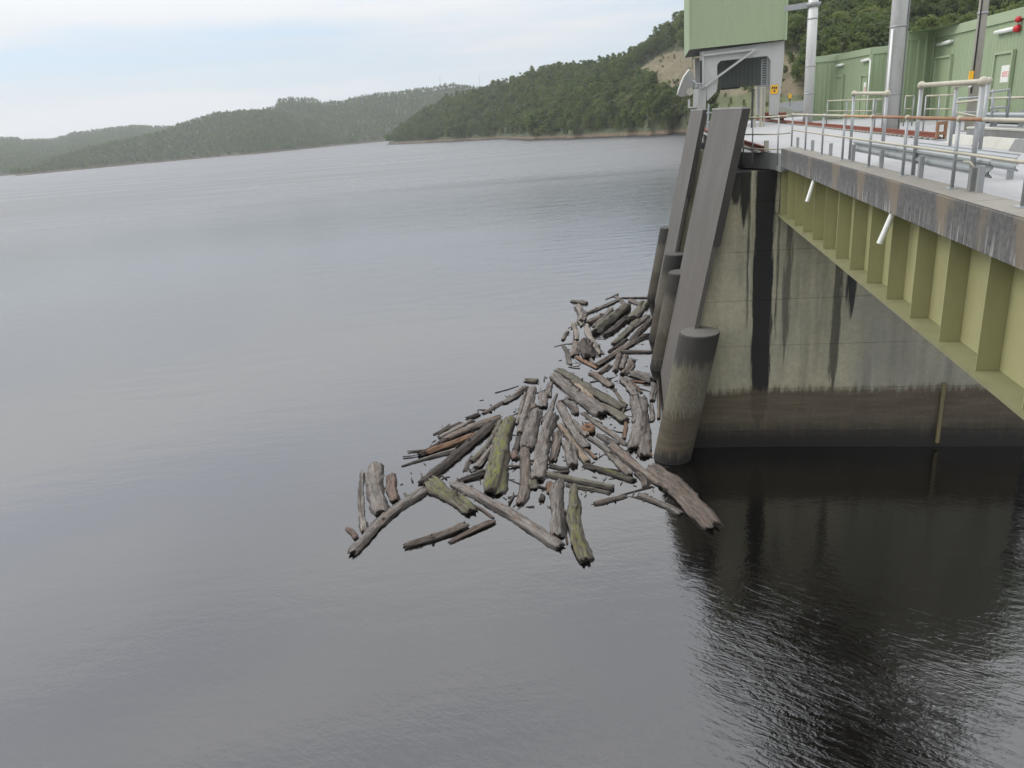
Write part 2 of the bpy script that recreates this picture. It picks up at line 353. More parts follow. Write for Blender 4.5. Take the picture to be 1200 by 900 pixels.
def ground_mat():
    mm, t, b = mat('hill_ground')
    a = N(t, 'ShaderNodeAttribute'); a.attribute_name = 'bare'
    a2 = N(t, 'ShaderNodeAttribute'); a2.attribute_name = 'grass'
    n1 = noise_tex(t, wcoords(t, (1, 1, 3)), 0.05, 8, 0.65)
    n2 = noise_tex(t, wcoords(t), 0.35, 8, 0.7)
    sp = N(t, 'ShaderNodeSeparateXYZ'); g = N(t, 'ShaderNodeNewGeometry'); L(t, g.outputs['Position'], sp.inputs[0])
    c = mix(t, n2, (0.035, 0.045, 0.018), (0.075, 0.085, 0.035))
    earth = mix(t, ramp(t, n1, [(0.35, 0.0), (0.65, 1.0)]), (0.205, 0.175, 0.11), (0.155, 0.108, 0.065))
    earth = mix(t, ramp(t, n2, [(0.43, 0.0), (0.60, 0.9)]), earth, (0.105, 0.105, 0.05))
    f = ramp(t, math_n(t, 'MULTIPLY_ADD', math_n(t, 'SUBTRACT', n2, 0.5), 0.9, a.outputs['Fac']), [(0.4, 0.0), (0.55, 1.0)])
    c = mix(t, f, c, earth)
    c = mix(t, a2.outputs['Fac'], c, mix(t, n2, (0.05, 0.075, 0.022), (0.125, 0.125, 0.05)))
    shore = mix(t, n2, (0.10, 0.068, 0.042), (0.185, 0.125, 0.08))
    zz = math_n(t, 'MULTIPLY_ADD', math_n(t, 'SUBTRACT', n1, 0.5), 2.2, sp.outputs[2])
    c = mix(t, math_n(t, 'MULTIPLY', smooth(t, zz, 3.0, 1.9), ramp(t, n2, [(0.36, 0.25), (0.55, 1.0)])), c, shore)
    c = mix(t, smooth(t, zz, 0.9, 0.5), c, (0.03, 0.025, 0.02))
    L(t, c, b.inputs['Base Color']); b.inputs['Roughness'].default_value = 0.9
    bump(t, b, n2, 0.6, 0.6)
    return mm
M['ground'] = ground_mat()

def water_mat():
    mm, t, b = mat('dark_lake_water')
    b.inputs['Base Color'].default_value = (0.004, 0.0035, 0.003, 1)
    b.inputs['IOR'].default_value = 2.0; b.inputs['Specular IOR Level'].default_value = 0.55
    p = wcoords(t)
    sp = N(t, 'ShaderNodeSeparateXYZ'); L(t, p, sp.inputs[0])
    def dist(x0, y0, sx, sy):
        dx = math_n(t, 'DIVIDE', math_n(t, 'SUBTRACT', sp.outputs[0], x0), sx)
        dy = math_n(t, 'DIVIDE', math_n(t, 'SUBTRACT', sp.outputs[1], y0), sy)
        return math_n(t, 'SQRT', math_n(t, 'ADD', math_n(t, 'MULTIPLY', dx, dx), math_n(t, 'MULTIPLY', dy, dy)))
    patch = noise_tex(t, wcoords(t, (1, 1, 1)), 0.22, 3, 0.5)
    # the draw-down swirl beside the pier
    swirl = math_n(t, 'SUBTRACT', 1.0, smooth(t, dist(9.5, 12.5, 8.5, 8.0), 0.45, 1.0))
    swirl = math_n(t, 'MULTIPLY', swirl, ramp(t, patch, [(0.36, 0.08), (0.5, 0.4), (0.62, 1.0)]))
    dcam = dist(0, 0, 1, 1)
    open_ = smooth(t, dcam, 35, 260)
    # fine wind ripples, gathered into crests across the flow
    vr = wcoords(t, (1.5, 5.2, 1), math.radians(38))
    r1 = noise_tex(t, vr, 1.0, 4, 0.55, 1.1)
    r2 = noise_tex(t, wcoords(t, (1, 1, 1), 0.5), 9.0, 3, 0.5)
    r3 = noise_tex(t, wcoords(t, (0.35, 1.0, 1)), 0.7, 4, 0.6)
    r4 = noise_tex(t, wcoords(t, (0.45, 1.0, 1), 0.2), 0.33, 3, 0.55)
    far = noise_tex(t, wcoords(t, (0.25, 1, 1)), 0.022, 4, 0.55)
    h = math_n(t, 'MULTIPLY', r1, math_n(t, 'MULTIPLY_ADD', swirl, 0.042, 0.0055))
    h = math_n(t, 'ADD', h, math_n(t, 'MULTIPLY', r2, math_n(t, 'MULTIPLY_ADD', open_, 0.030, math_n(t, 'MULTIPLY_ADD', swirl, 0.012, 0.0022))))
    h = math_n(t, 'ADD', h, math_n(t, 'MULTIPLY', r3, math_n(t, 'MULTIPLY_ADD', ramp(t, far, [(0.4, 0.0), (0.62, 1.0)]), 0.045, 0.015)))
    h = math_n(t, 'MULTIPLY_ADD', r4, math_n(t, 'MULTIPLY', smooth(t, dcam, 70, 300), 0.38), h)
    bn = N(t, 'ShaderNodeBump'); bn.inputs['Strength'].default_value = 1.0; bn.inputs['Distance'].default_value = 1.0
    L(t, h, bn.inputs['Height']); L(t, bn.outputs[0], b.inputs['Normal'])
    # cat's paws: ruffled and slick bands lie across the open lake
    slick = ramp(t, noise_tex(t, wcoords(t, (0.16, 1, 1), 0.12), 0.045, 5, 0.6), [(0.36, 0.62), (0.5, 1.0)])
    L(t, math_n(t, 'MULTIPLY_ADD', math_n(t, 'MULTIPLY', smooth(t, dcam, 60, 300), slick), 0.34, 0.05), b.inputs['Roughness'])
    return mm
M['water'] = water_mat()

# ------------------------------------------------------------------ mesh builder
class MB:
    def __init__(s): s.v = []; s.f = []; s.mi = []
    def add(s, vs, fs, mi=0):
        k = len(s.v); s.v += [tuple(map(float, p)) for p in vs]; s.f += [tuple(i + k for i in f) for f in fs]; s.mi += [mi] * len(fs); return s
    def hexa(s, p, mi=0):                       # 8 corners: bottom ring then top ring
        return s.add(p, [(0, 3, 2, 1), (4, 5, 6, 7), (0, 1, 5, 4), (1, 2, 6, 5), (2, 3, 7, 6), (3, 0, 4, 7)], mi)
    def snbox(s, s0, s1, n0, n1, z0, z1, mi=0):
        return s.hexa([P(s0, n0, z0), P(s0, n1, z0), P(s1, n1, z0), P(s1, n0, z0), P(s0, n0, z1), P(s0, n1, z1), P(s1, n1, z1), P(s1, n0, z1)], mi)
    def bar(s, a, b_, w_, h_, up=(0, 0, 1), mi=0):
        a = np.array(a, float); b_ = np.array(b_, float); d = b_ - a; d /= np.linalg.norm(d); up = np.array(up, float)
        x = np.cross(d, up); 
        if np.linalg.norm(x) < 1e-6: x = np.cross(d, np.array([1.0, 0, 0]))
        x /= np.linalg.norm(x); y = np.cross(x, d); x = x * w_ / 2; y = y * h_ / 2
        return s.hexa([a - x - y, a + x - y, a + x + y, a - x + y, b_ - x - y, b_ + x - y, b_ + x + y, b_ - x + y], mi)
    def tube(s, pts, r, n=10, caps=True, mi=0):
        pts = [np.array(p, float) for p in pts]; rs = r if isinstance(r, (list, tuple)) else [r] * len(pts)
        vs = []; fs = []
        for i, p in enumerate(pts):
            d = pts[min(i + 1, len(pts) - 1)] - pts[max(i - 1, 0)]; d /= np.linalg.norm(d)
            x = np.cross(d, (0, 0, 1.0)); 
            if np.linalg.norm(x) < 1e-4: x = np.cross(d, (0, 1.0, 0))
            x /= np.linalg.norm(x); y = np.cross(x, d)
            for k in range(n):
                a = 2 * math.pi * k / n; vs.append(p + rs[i] * (math.cos(a) * x + math.sin(a) * y))
        for i in range(len(pts) - 1):
            for k in range(n):
                k2 = (k + 1) % n; fs.append((i * n + k, i * n + k2, (i + 1) * n + k2, (i + 1) * n + k))
        if caps: fs.append(tuple(range(n - 1, -1, -1))); fs.append(tuple((len(pts) - 1) * n + k for k in range(n)))
        return s.add(vs, fs, mi)
    def ball(s, c, r, n=8, mi=0, sc=(1, 1, 1)):
        vs = []; fs = []; mrow = n // 2
        for i in range(1, mrow):
            th = math.pi * i / mrow
            for k in range(n):
                a = 2 * math.pi * k / n; vs.append((c[0] + r * sc[0] * math.sin(th) * math.cos(a), c[1] + r * sc[1] * math.sin(th) * math.sin(a), c[2] + r * sc[2] * math.cos(th)))
        top = len(vs); vs.append((c[0], c[1], c[2] + r * sc[2])); vs.append((c[0], c[1], c[2] - r * sc[2]))
        for k in range(n):
            k2 = (k + 1) % n; fs.append((top, k, k2)); fs.append((top + 1, (mrow - 2) * n + k2, (mrow - 2) * n + k))
            for i in range(mrow - 2): fs.append((i * n + k, (i + 1) * n + k, (i + 1) * n + k2, i * n + k2))
        return s.add(vs, fs, mi)
    def prism(s, poly, off, mi=0):              # polygon of 3-D points extruded by a vector
        k = len(poly); off = np.array(off, float); poly = [np.array(p, float) for p in poly]
        return s.add(poly + [p + off for p in poly], [tuple(range(k - 1, -1, -1)), tuple(range(k, 2 * k))] + [(i, (i + 1) % k, k + (i + 1) % k, k + i) for i in range(k)], mi)
    def build(s, name, mats, parent=None, smooth_=False, origin=None):
        if parent is not None: origin = ORG[parent.name]
        if origin is None: origin = np.zeros(3)
        me = bpy.data.meshes.new(name)
        me.from_pydata([tuple(np.array(p) - origin) for p in s.v], [], s.f)
        for mm in (mats if isinstance(mats, list) else [mats]): me.materials.append(mm)
        me.polygons.foreach_set('material_index', s.mi)
        me.polygons.foreach_set('use_smooth', [smooth_] * len(me.polygons))
        me.update()
        o = bpy.data.objects.new(name, me); COL.objects.link(o)
        if parent is not None: o.parent = parent
        else: o.location = tuple(origin)
        ORG[o.name] = origin
        return o
ORG = {}
def recalc(o):
    import bmesh
    bm = bmesh.new(); bm.from_mesh(o.data); bmesh.ops.recalc_face_normals(bm, faces=bm.faces); bm.to_mesh(o.data); bm.free(); return o
def tag(o, label, cat, group=None):
    o['label'] = label; o['category'] = cat
    if group: o['group'] = group
    return o
def thing(name, loc, label, cat, group=None):
    o = bpy.data.objects.new(name, None); COL.objects.link(o); o.location = tuple(map(float, loc)); o.empty_display_size = 0.5
    ORG[o.name] = np.array(loc, float); return tag(o, label, cat, group)
def struct(o, kind='structure'): o['kind'] = kind; return o
HAZE = True
# ------------------------------------------------------------------ water
mb = MB(); mb.add([(-2900, -250, 0), (2900, -250, 0), (2900, 4300, 0), (-2900, 4300, 0)], [(0, 1, 2, 3)])
struct(mb.build('water', M['water']))

# ------------------------------------------------------------------ hills (heights over the lake, from shore to ridge)
def interp(xs, ys, x): return float(np.interp(x, xs, ys))
class Land:
    # shore: (azimuth deg, distance); ridge: (azimuth deg, distance, height)
    def __init__(s, shore, ridge, rough, plateau=None, power=0.85):
        s.sh = np.array(shore); s.rd = np.array(ridge); s.rough = rough; s.plateau = plateau; s.power = power
        s.a0 = max(s.sh[0, 0], s.rd[0, 0]); s.a1 = min(s.sh[-1, 0], s.rd[-1, 0])
    def d0(s, a): return interp(s.sh[:, 0], s.sh[:, 1], a) + s.rough * 3.5 * mnoise.noise((a * 0.9, 3.1, 0))
    def d1(s, a): return max(interp(s.rd[:, 0], s.rd[:, 1], a), s.d0(a) + 40)
    def zr(s, a): return interp(s.rd[:, 0], s.rd[:, 2], a)
    def point(s, a, t):
        d0, d1, zr = s.d0(a), s.d1(a), s.zr(a)
        d = d0 + (d1 - d0) * t; ar = math.radians(a); x, y = d * math.sin(ar), d * math.cos(ar)
        m_ = (d - d0)
        if t <= 1: z = zr * max(t, 0) ** s.power
        else: z = zr * (1 - 0.5 * (t - 1))
        bank = min(3.0, m_ * 0.45)
        nz_ = s.rough * (mnoise.fractal(Vector((x * .012, y * .012, 1.7)), 1.0, 2.0, 4)) * min(1, max(m_, 0) / 40) * (1 - 0.6 * max(0, min(1, (t - .6) / .4)))
        z = max(z + nz_, bank) if m_ > 0 else m_ * 0.5
        if s.plateau:
            lvl, wid, fade = s.plateau
            k = max(0.0, min(1.0, (a - fade[0]) / (fade[1] - fade[0])))
            if k > 0 and m_ > 0:
                zp = lvl if m_ < wid else lvl + (m_ - wid) * (zr - lvl) / max(d1 - d0 - wid, 20)
                zp = min(zp, lvl + (zr - lvl)) if t <= 1 else zr * (1 - 0.5 * (t - 1))
                z = z * (1 - k) + max(min(zp, m_ * 2.0), 0) * k
        return np.array([x, y, z])
    def mesh(s, name, na, nt_, tmax=1.5, bare=None, grass=None):
        vs = []; bareA = []; grA = []
        ts = [-0.03] + [(i / (nt_ - 1)) ** 1.35 * tmax for i in range(nt_)]
        for i in range(na):
            a = s.a0 + (s.a1 - s.a0) * i / (na - 1)
            for t_ in ts:
                p = s.point(a, t_); vs.append(tuple(p))
                bareA.append(bare(p) if bare else 0.0); grA.append(grass(p) if grass else 0.0)
        k = len(ts); fs = [(i * k + j, i * k + j + 1, (i + 1) * k + j + 1, (i + 1) * k + j) for i in range(na - 1) for j in range(k - 1)]
        me = bpy.data.meshes.new(name); me.from_pydata(vs, [], fs); me.materials.append(M['ground'])
        for nm, arr in (('bare', bareA), ('grass', grA)):
            at_ = me.attributes.new(nm, 'FLOAT', 'POINT'); at_.data.foreach_set('value', arr)
        me.polygons.foreach_set('use_smooth', [True] * len(fs)); me.update()
        o = bpy.data.objects.new(name, me); COL.objects.link(o); return struct(o)
def shore_px(lst): return [(math.degrees(math.atan2(q[0], q[1])), math.hypot(q[0], q[1])) for q in (at(x, y, 0) for x, y in lst)]
def ridge_px(lst, tree):          # (x, y, distance) of the wooded skyline
    r = []
    for x, y, d in lst:
        a, e = azel(x, y); r.append((math.degrees(a), d, H + d * e - tree))
    return sorted(r)
def in_poly(x, y, poly):
    c = False; j = len(poly) - 1
    for i in range(len(poly)):
        xi, yi = poly[i]; xj, yj = poly[j]
        if (yi > y) != (yj > y) and x < (xj - xi) * (y - yi) / (yj - yi) + xi: c = not c
        j = i
    return c

far_hill = Land([(-37, 2150), (-31, 2100), (-27, 2150), (-15, 2200)],
                ridge_px([(-80, 166, 3300), (0, 161, 3300), (15, 160, 3300), (27, 163, 3300), (62, 162, 3300), (87, 155, 3300), (130, 149, 3300), (155, 146, 3300), (185, 147, 3300), (250, 149, 3300)], 9), 5)
back_hill = Land([(-18, 2000), (-9.1, 1850), (-7.5, 1850), (-2, 1900), (6, 1900)],
                 ridge_px([(250, 131, 2250), (300, 127, 2250), (322, 122, 2250), (326, 114, 2250), (340, 112, 2250), (370, 113, 2250), (376, 118, 2250), (405, 115, 2250), (435, 108, 2250), (470, 104, 2250), (505, 100, 2250), (530, 96, 2250), (555, 99, 2250), (620, 103, 2250), (700, 106, 2250)], 10), 5)
near_hill = Land([(-32, 1800), (-31.2, 1735), (-27.8, 1810), (-24, 1810), (-19.5, 1780), (-17, 1640), (-13, 1740), (-10.4, 1820), (-9.9, 1850)],
                 ridge_px([(18, 205, 1900), (31, 200, 1900), (60, 182, 1950), (125, 165, 2000), (190, 151, 2050), (212, 142, 2050), (250, 131, 2080), (300, 126, 2080), (330, 127, 2080), (360, 140, 2040), (385, 152, 2000), (409, 164, 1940), (418, 168, 1900)], 9), 5)
head_shore = [(-7.5, 1139), (-6.4, 1060), (-2.7, 876), (.56, 800), (2.78, 620), (6, 550), (9.4, 489), (12, 462), (14.4, 440), (15.6, 350), (16.6, 240), (17.5, 175), (18.5, 155), (22, 150), (30, 150), (46, 140)]
HR = [(456, 167, 1250), (462, 158, 1240), (475, 146, 1220), (490, 135, 1200), (520, 122, 1120), (545, 112, 1060), (560, 108, 1030), (583, 101, 980), (610, 93, 900), (630, 86, 860), (655, 82, 820), (690, 77, 760), (712, 74, 730), (738, 67, 700), (760, 52, 680), (780, 36, 670), (800, 20, 650), (830, -12, 610), (860, -35, 620), (900, -50, 610), (950, -65, 600), (1000, -70, 600), (1100, -80, 580), (1200, -95, 560), (1330, -110, 560)]
headland = Land(head_shore, ridge_px(HR, 7), 6, (12.0, 60, (14.8, 17.2)))
CLEAR = [(722, 97), (745, 83), (770, 67), (790, 60), (812, 60), (830, 64), (830, 108), (800, 106), (776, 107), (765, 92), (750, 88), (735, 98)]
EARTH = [(836, 92), (855, 62), (945, 62), (948, 112), (905, 113), (836, 113)]
GRASS = [(835, 112), (862, 112), (905, 112), (948, 113), (990, 128), (990, 145), (835, 145)]
def soft(poly):
    def f(p):
        x, y, z = project(p)
        return sum(in_poly(x + dx, y + dy, poly) for dx, dy in ((0, 0), (3, 0), (-3, 0), (0, 3), (0, -3))) / 5
    return f
bareC, bareE, grassF = soft(CLEAR), soft(EARTH), soft(GRASS)
far_hill.mesh('far_hill', 90, 14); back_hill.mesh('back_hill', 90, 14); near_hill.mesh('wooded_hill', 110, 18)
headland.mesh('headland', 330, 70, 1.4, lambda p: max(bareC(p), bareE(p)) if p[2] > 6 else 0, lambda p: grassF(p) if p[2] > 8 else 0)

# ------------------------------------------------------------------ trees
def crown_mesh(name, seed, n_lobes, n_leaf, leaf, hgt, rad, style):
    r = np.random.default_rng(seed); vs = []; fs = []
    cs = []
    for i in range(n_lobes):
        f = (i + .5) / n_lobes
        if style == 'round': rr = rad * 0.62 * math.sin(math.pi * (0.12 + 0.8 * f)) ; z = hgt * (0.34 + 0.58 * f); lr = rad * r.uniform(.40, .60)
        elif style == 'tall': rr = rad * 0.55 * (1.05 - f * .85); z = hgt * (0.22 + 0.72 * f); lr = rad * r.uniform(.38, .55) * (1.15 - .5 * f)
        else: rr = rad * 0.85 * r.uniform(.35, 1); z = hgt * (0.45 + 0.45 * r.random()); lr = rad * r.uniform(.25, .42)
        a = i * 2.4 + r.uniform(-.5, .5); cs.append((rr * math.cos(a), rr * math.sin(a), z, lr))
    for (cx, cy, cz, lr) in cs:
        k = max(6, int(n_leaf / n_lobes))
        d = r.normal(size=(k, 3)); d /= np.linalg.norm(d, axis=1)[:, None]
        d[:, 2] = np.where(d[:, 2] < -.35, -d[:, 2], d[:, 2])
        pos = np.array([cx, cy, cz]) + d * lr * r.uniform(.72, 1.08, (k, 1)) * np.array([1, 1, .8])
        nrm = d + r.normal(size=(k, 3)) * .45; nrm /= np.linalg.norm(nrm, axis=1)[:, None]
        t1 = np.cross(nrm, r.normal(size=(k, 3))); t1 /= np.linalg.norm(t1, axis=1)[:, None]; t2 = np.cross(nrm, t1)
        sz = leaf * r.uniform(.6, 1.3, (k, 1))
        for q in range(k):
            b = len(vs); p = pos[q]
            vs += [tuple(p - t1[q] * sz[q]), tuple(p + t2[q] * sz[q] * .7), tuple(p + t1[q] * sz[q]), tuple(p - t2[q] * sz[q] * .7)]
            fs.append((b, b + 1, b + 2, b + 3))
    me = bpy.data.meshes.new(name); me.from_pydata(vs, [], fs); me.materials.append(M['leaf']); me.update(); return me
def trunk_mesh(name, seed, hgt, lean):
    r = random.Random(seed); t = MB()
    pts = [np.array([lean * f * f + r.uniform(-.1, .1), lean * .5 * f + r.uniform(-.1, .1), hgt * .8 * f - .4 * (f == 0)]) for f in (0, .25, .5, .75, 1)]
    t.tube(pts, [hgt * .020, hgt * .016, hgt * .012, hgt * .008, hgt * .003], 6, False)
    for k in range(4):
        f = .4 + .13 * k; a = k * 2.2 + r.random(); b0 = pts[2] * (1 - (f - .5) * 2) + pts[3] * (f - .5) * 2 if f > .5 else pts[1] * .4 + pts[2] * .6
        b1 = b0 + np.array([math.cos(a) * hgt * .16, math.sin(a) * hgt * .16, hgt * .14]); t.tube([b0, b1], [hgt * .007, hgt * .002], 5, False)
    me = bpy.data.meshes.new(name); me.from_pydata(t.v, [], t.f); me.materials.append(M['bark']); me.update(); return me
KINDS = []
for i, (st_, nl, nf, hg, rd) in enumerate([('round', 11, 560, 12, 4.6), ('round', 13, 620, 14, 5.2), ('tall', 12, 560, 15, 4.2), ('round', 12, 580, 13, 4.8), ('open', 12, 460, 15, 4.8), ('round', 10, 500, 10, 4.4), ('tall', 11, 540, 16, 4.4)]):
    KINDS.append((crown_mesh('crown', 50 + i, nl, int(nf * 1.7), .42, hg, rd, st_), trunk_mesh('trunk', 80 + i, hg, (.4, -.5, .2, -.3, .8, .3, -.2)[i]), st_))
LOW = [crown_mesh('crown', 150 + i, 7, 90, 1.15, hg, rd, st_) for i, (st_, hg, rd) in enumerate([('round', 11, 4.2), ('tall', 14, 3.8), ('round', 13, 4.6), ('open', 14, 4.4)])]

cand = []
a = headland.a0
r_ = random.Random(3)
while a < min(headland.a1, 37.5):
    d = headland.d0(a) + 4; dend = headland.d1(a) + 45
    while d < dend:
        step = 5.4 if d < 320 else 6.2
        aj = a + math.degrees(r_.uniform(-.45, .45) * step / d); dj = d + r_.uniform(-.45, .45) * step
        d0, d1 = headland.d0(aj), headland.d1(aj)
        p = headland.point(aj, (dj - d0) / (d1 - d0)); x, y, zc = project(p)
        d += step * 1.02
        if p[2] < 1.3: continue
        if x > 1245 or (y < -150): continue
        if aj > 16.6 and dj < d0 + 55: continue
        
        s_ = r_.uniform(.55, 1.15) * (1.0 if p[2] > 4 else .7)
        if not in_poly(x, y, CLEAR) and in_poly(x, y - 10, CLEAR) or in_poly(x, y - 18, CLEAR): s_ *= .55
        if in_poly(x, y, CLEAR):
            if r_.random() < .62: continue
            s_ *= r_.uniform(.1, .25)
        if in_poly(x, y, EARTH):
            if r_.random() < .45: continue
            s_ *= .35
        elif in_poly(x, y, GRASS):
            if r_.random() < .5: continue
            s_ *= r_.uniform(.1, .22)
        vis = 1.0 if -20 < x < 1215 and y > -25 else .2
        cand.append((s_ * vis / zc * (1.25 if x < 800 else 1.0), p, s_, aj, x, y))
    a += math.degrees(5.0 / max(headland.d0(a) * .6 + headland.d1(a) * .4, 120))
cand.sort(key=lambda c: -c[0])
def tree_label(x, y, st_, s_):
    sh = {'round': 'round crowned', 'tall': 'tall narrow', 'open': 'loose open crowned'}[st_] if s_ > .5 else 'low bushy'
    if x < 800 and y > 140: return sh + ' dark green tree along the headland shore above the brown bank', 'trees on the headland shore'
    if x < 830: return sh + ' green tree in the dense wood on the headland slope', 'trees on the headland slope'
    return sh + ' dark green tree on the steep hillside behind the green sheds', 'trees on the hill behind the sheds'
near300 = cand[:150]
shorec = [c for c in cand[150:] if c[4] < 830]
near300 += shorec[:150]
ids = set(id(c) for c in near300)
for i, (sc_, p, s_, aj, x, y) in enumerate(near300):
    k = r_.randrange(len(KINDS)); cm, tm, st_ = KINDS[k]
    lab, grp = tree_label(x, y, st_, s_)
    o = thing('tree', p - np.array([0, 0, .2]), lab, 'tree', grp)
    o.rotation_euler = (0, 0, r_.uniform(0, 6.28)); o.scale = (s_ * r_.uniform(.9, 1.15),) * 2 + (s_,)
    for nm, me in (('trunk', tm), ('crown', cm)):
        c = bpy.data.objects.new(nm, me); COL.objects.link(c); c.parent = o
rest = [c for c in cand if id(c) not in ids]

def wood_stuff(name, pts, meshes, label, cat):
    kit = bpy.data.collections.new(name + '_kit')
    for me in meshes:
        o = bpy.data.objects.new('crown', me); kit.objects.link(o)
    me = bpy.data.meshes.new(name); me.from_pydata([tuple(p[0]) for p in pts], [], [])
    at_ = me.attributes.new('tree_scale', 'FLOAT', 'POINT'); at_.data.foreach_set('value', [p[1] for p in pts])
    o = bpy.data.objects.new(name, me); COL.objects.link(o); struct(o, 'stuff'); o['label'] = label; o['category'] = cat
    g = bpy.data.node_groups.new(name, 'GeometryNodeTree')
    g.interface.new_socket('Geometry', in_out='INPUT', socket_type='NodeSocketGeometry'); g.interface.new_socket('Geometry', in_out='OUTPUT', socket_type='NodeSocketGeometry')
    gi, go = N(g, 'NodeGroupInput'), N(g, 'NodeGroupOutput')
    ci = N(g, 'GeometryNodeCollectionInfo'); ci.inputs[0].default_value = kit; ci.inputs[1].default_value = True; ci.inputs[2].default_value = True
    ip = N(g, 'GeometryNodeInstanceOnPoints'); ip.inputs['Pick Instance'].default_value = True
    rv = N(g, 'FunctionNodeRandomValue', data_type='INT'); rv.inputs[4].default_value = 0; rv.inputs[5].default_value = len(meshes) - 1
    rr = N(g, 'FunctionNodeRandomValue', data_type='FLOAT_VECTOR'); rr.inputs[0].default_value = (0, 0, 0); rr.inputs[1].default_value = (0.06, 0.06, 6.28); rr.inputs['Seed'].default_value = 5
    na = N(g, 'GeometryNodeInputNamedAttribute', data_type='FLOAT'); na.inputs[0].default_value = 'tree_scale'
    L(g, gi.outputs[0], ip.inputs['Points']); L(g, ci.outputs[0], ip.inputs['Instance']); L(g, rv.outputs[2], ip.inputs['Instance Index'])
    L(g, rr.outputs[0], ip.inputs['Rotation']); L(g, na.outputs[0], ip.inputs['Scale']); L(g, ip.outputs[0], go.inputs[0])
    md = o.modifiers.new('trees', 'NODES'); md.node_group = g
    return o
wood_stuff('headland_wood', [(c[1] - np.array([0, 0, .3]), c[2]) for c in rest], [k[0] for k in KINDS], 'dense mixed green wood covering the headland and the hill beyond it', 'wood')
def far_pts(land, spacing, smin, smax):
    pts = []; a = land.a0
    while a < land.a1:
        d = land.d0(a) + 3; dend = land.d1(a) + 30
        while d < dend:
            aj = a + math.degrees(r_.uniform(-.5, .5) * spacing / d); dj = d + r_.uniform(-.5, .5) * spacing
            p = land.point(aj, (dj - land.d0(aj)) / (land.d1(aj) - land.d0(aj)))
            if p[2] > 1.5: pts.append((p - np.array([0, 0, 3.0 if p[2] > 6 else 1.5]), r_.uniform(smin, smax)))
            d += spacing * 1.3
        a += math.degrees(spacing / land.d1(a))
    return pts
wood_stuff('near_hill_wood', far_pts(near_hill, 6.5, .5, 1.0), LOW, 'low olive green forest covering the hill across the lake at left', 'wood')
wood_stuff('back_hill_wood', far_pts(back_hill, 7.5, .5, 1.05), LOW, 'hazy grey green forest on the ridge behind the lake inlet', 'wood')
wood_stuff('far_hill_wood', far_pts(far_hill, 10, .6, 1.2), LOW, 'palest hazy forest on the farthest low hills at far left', 'wood')

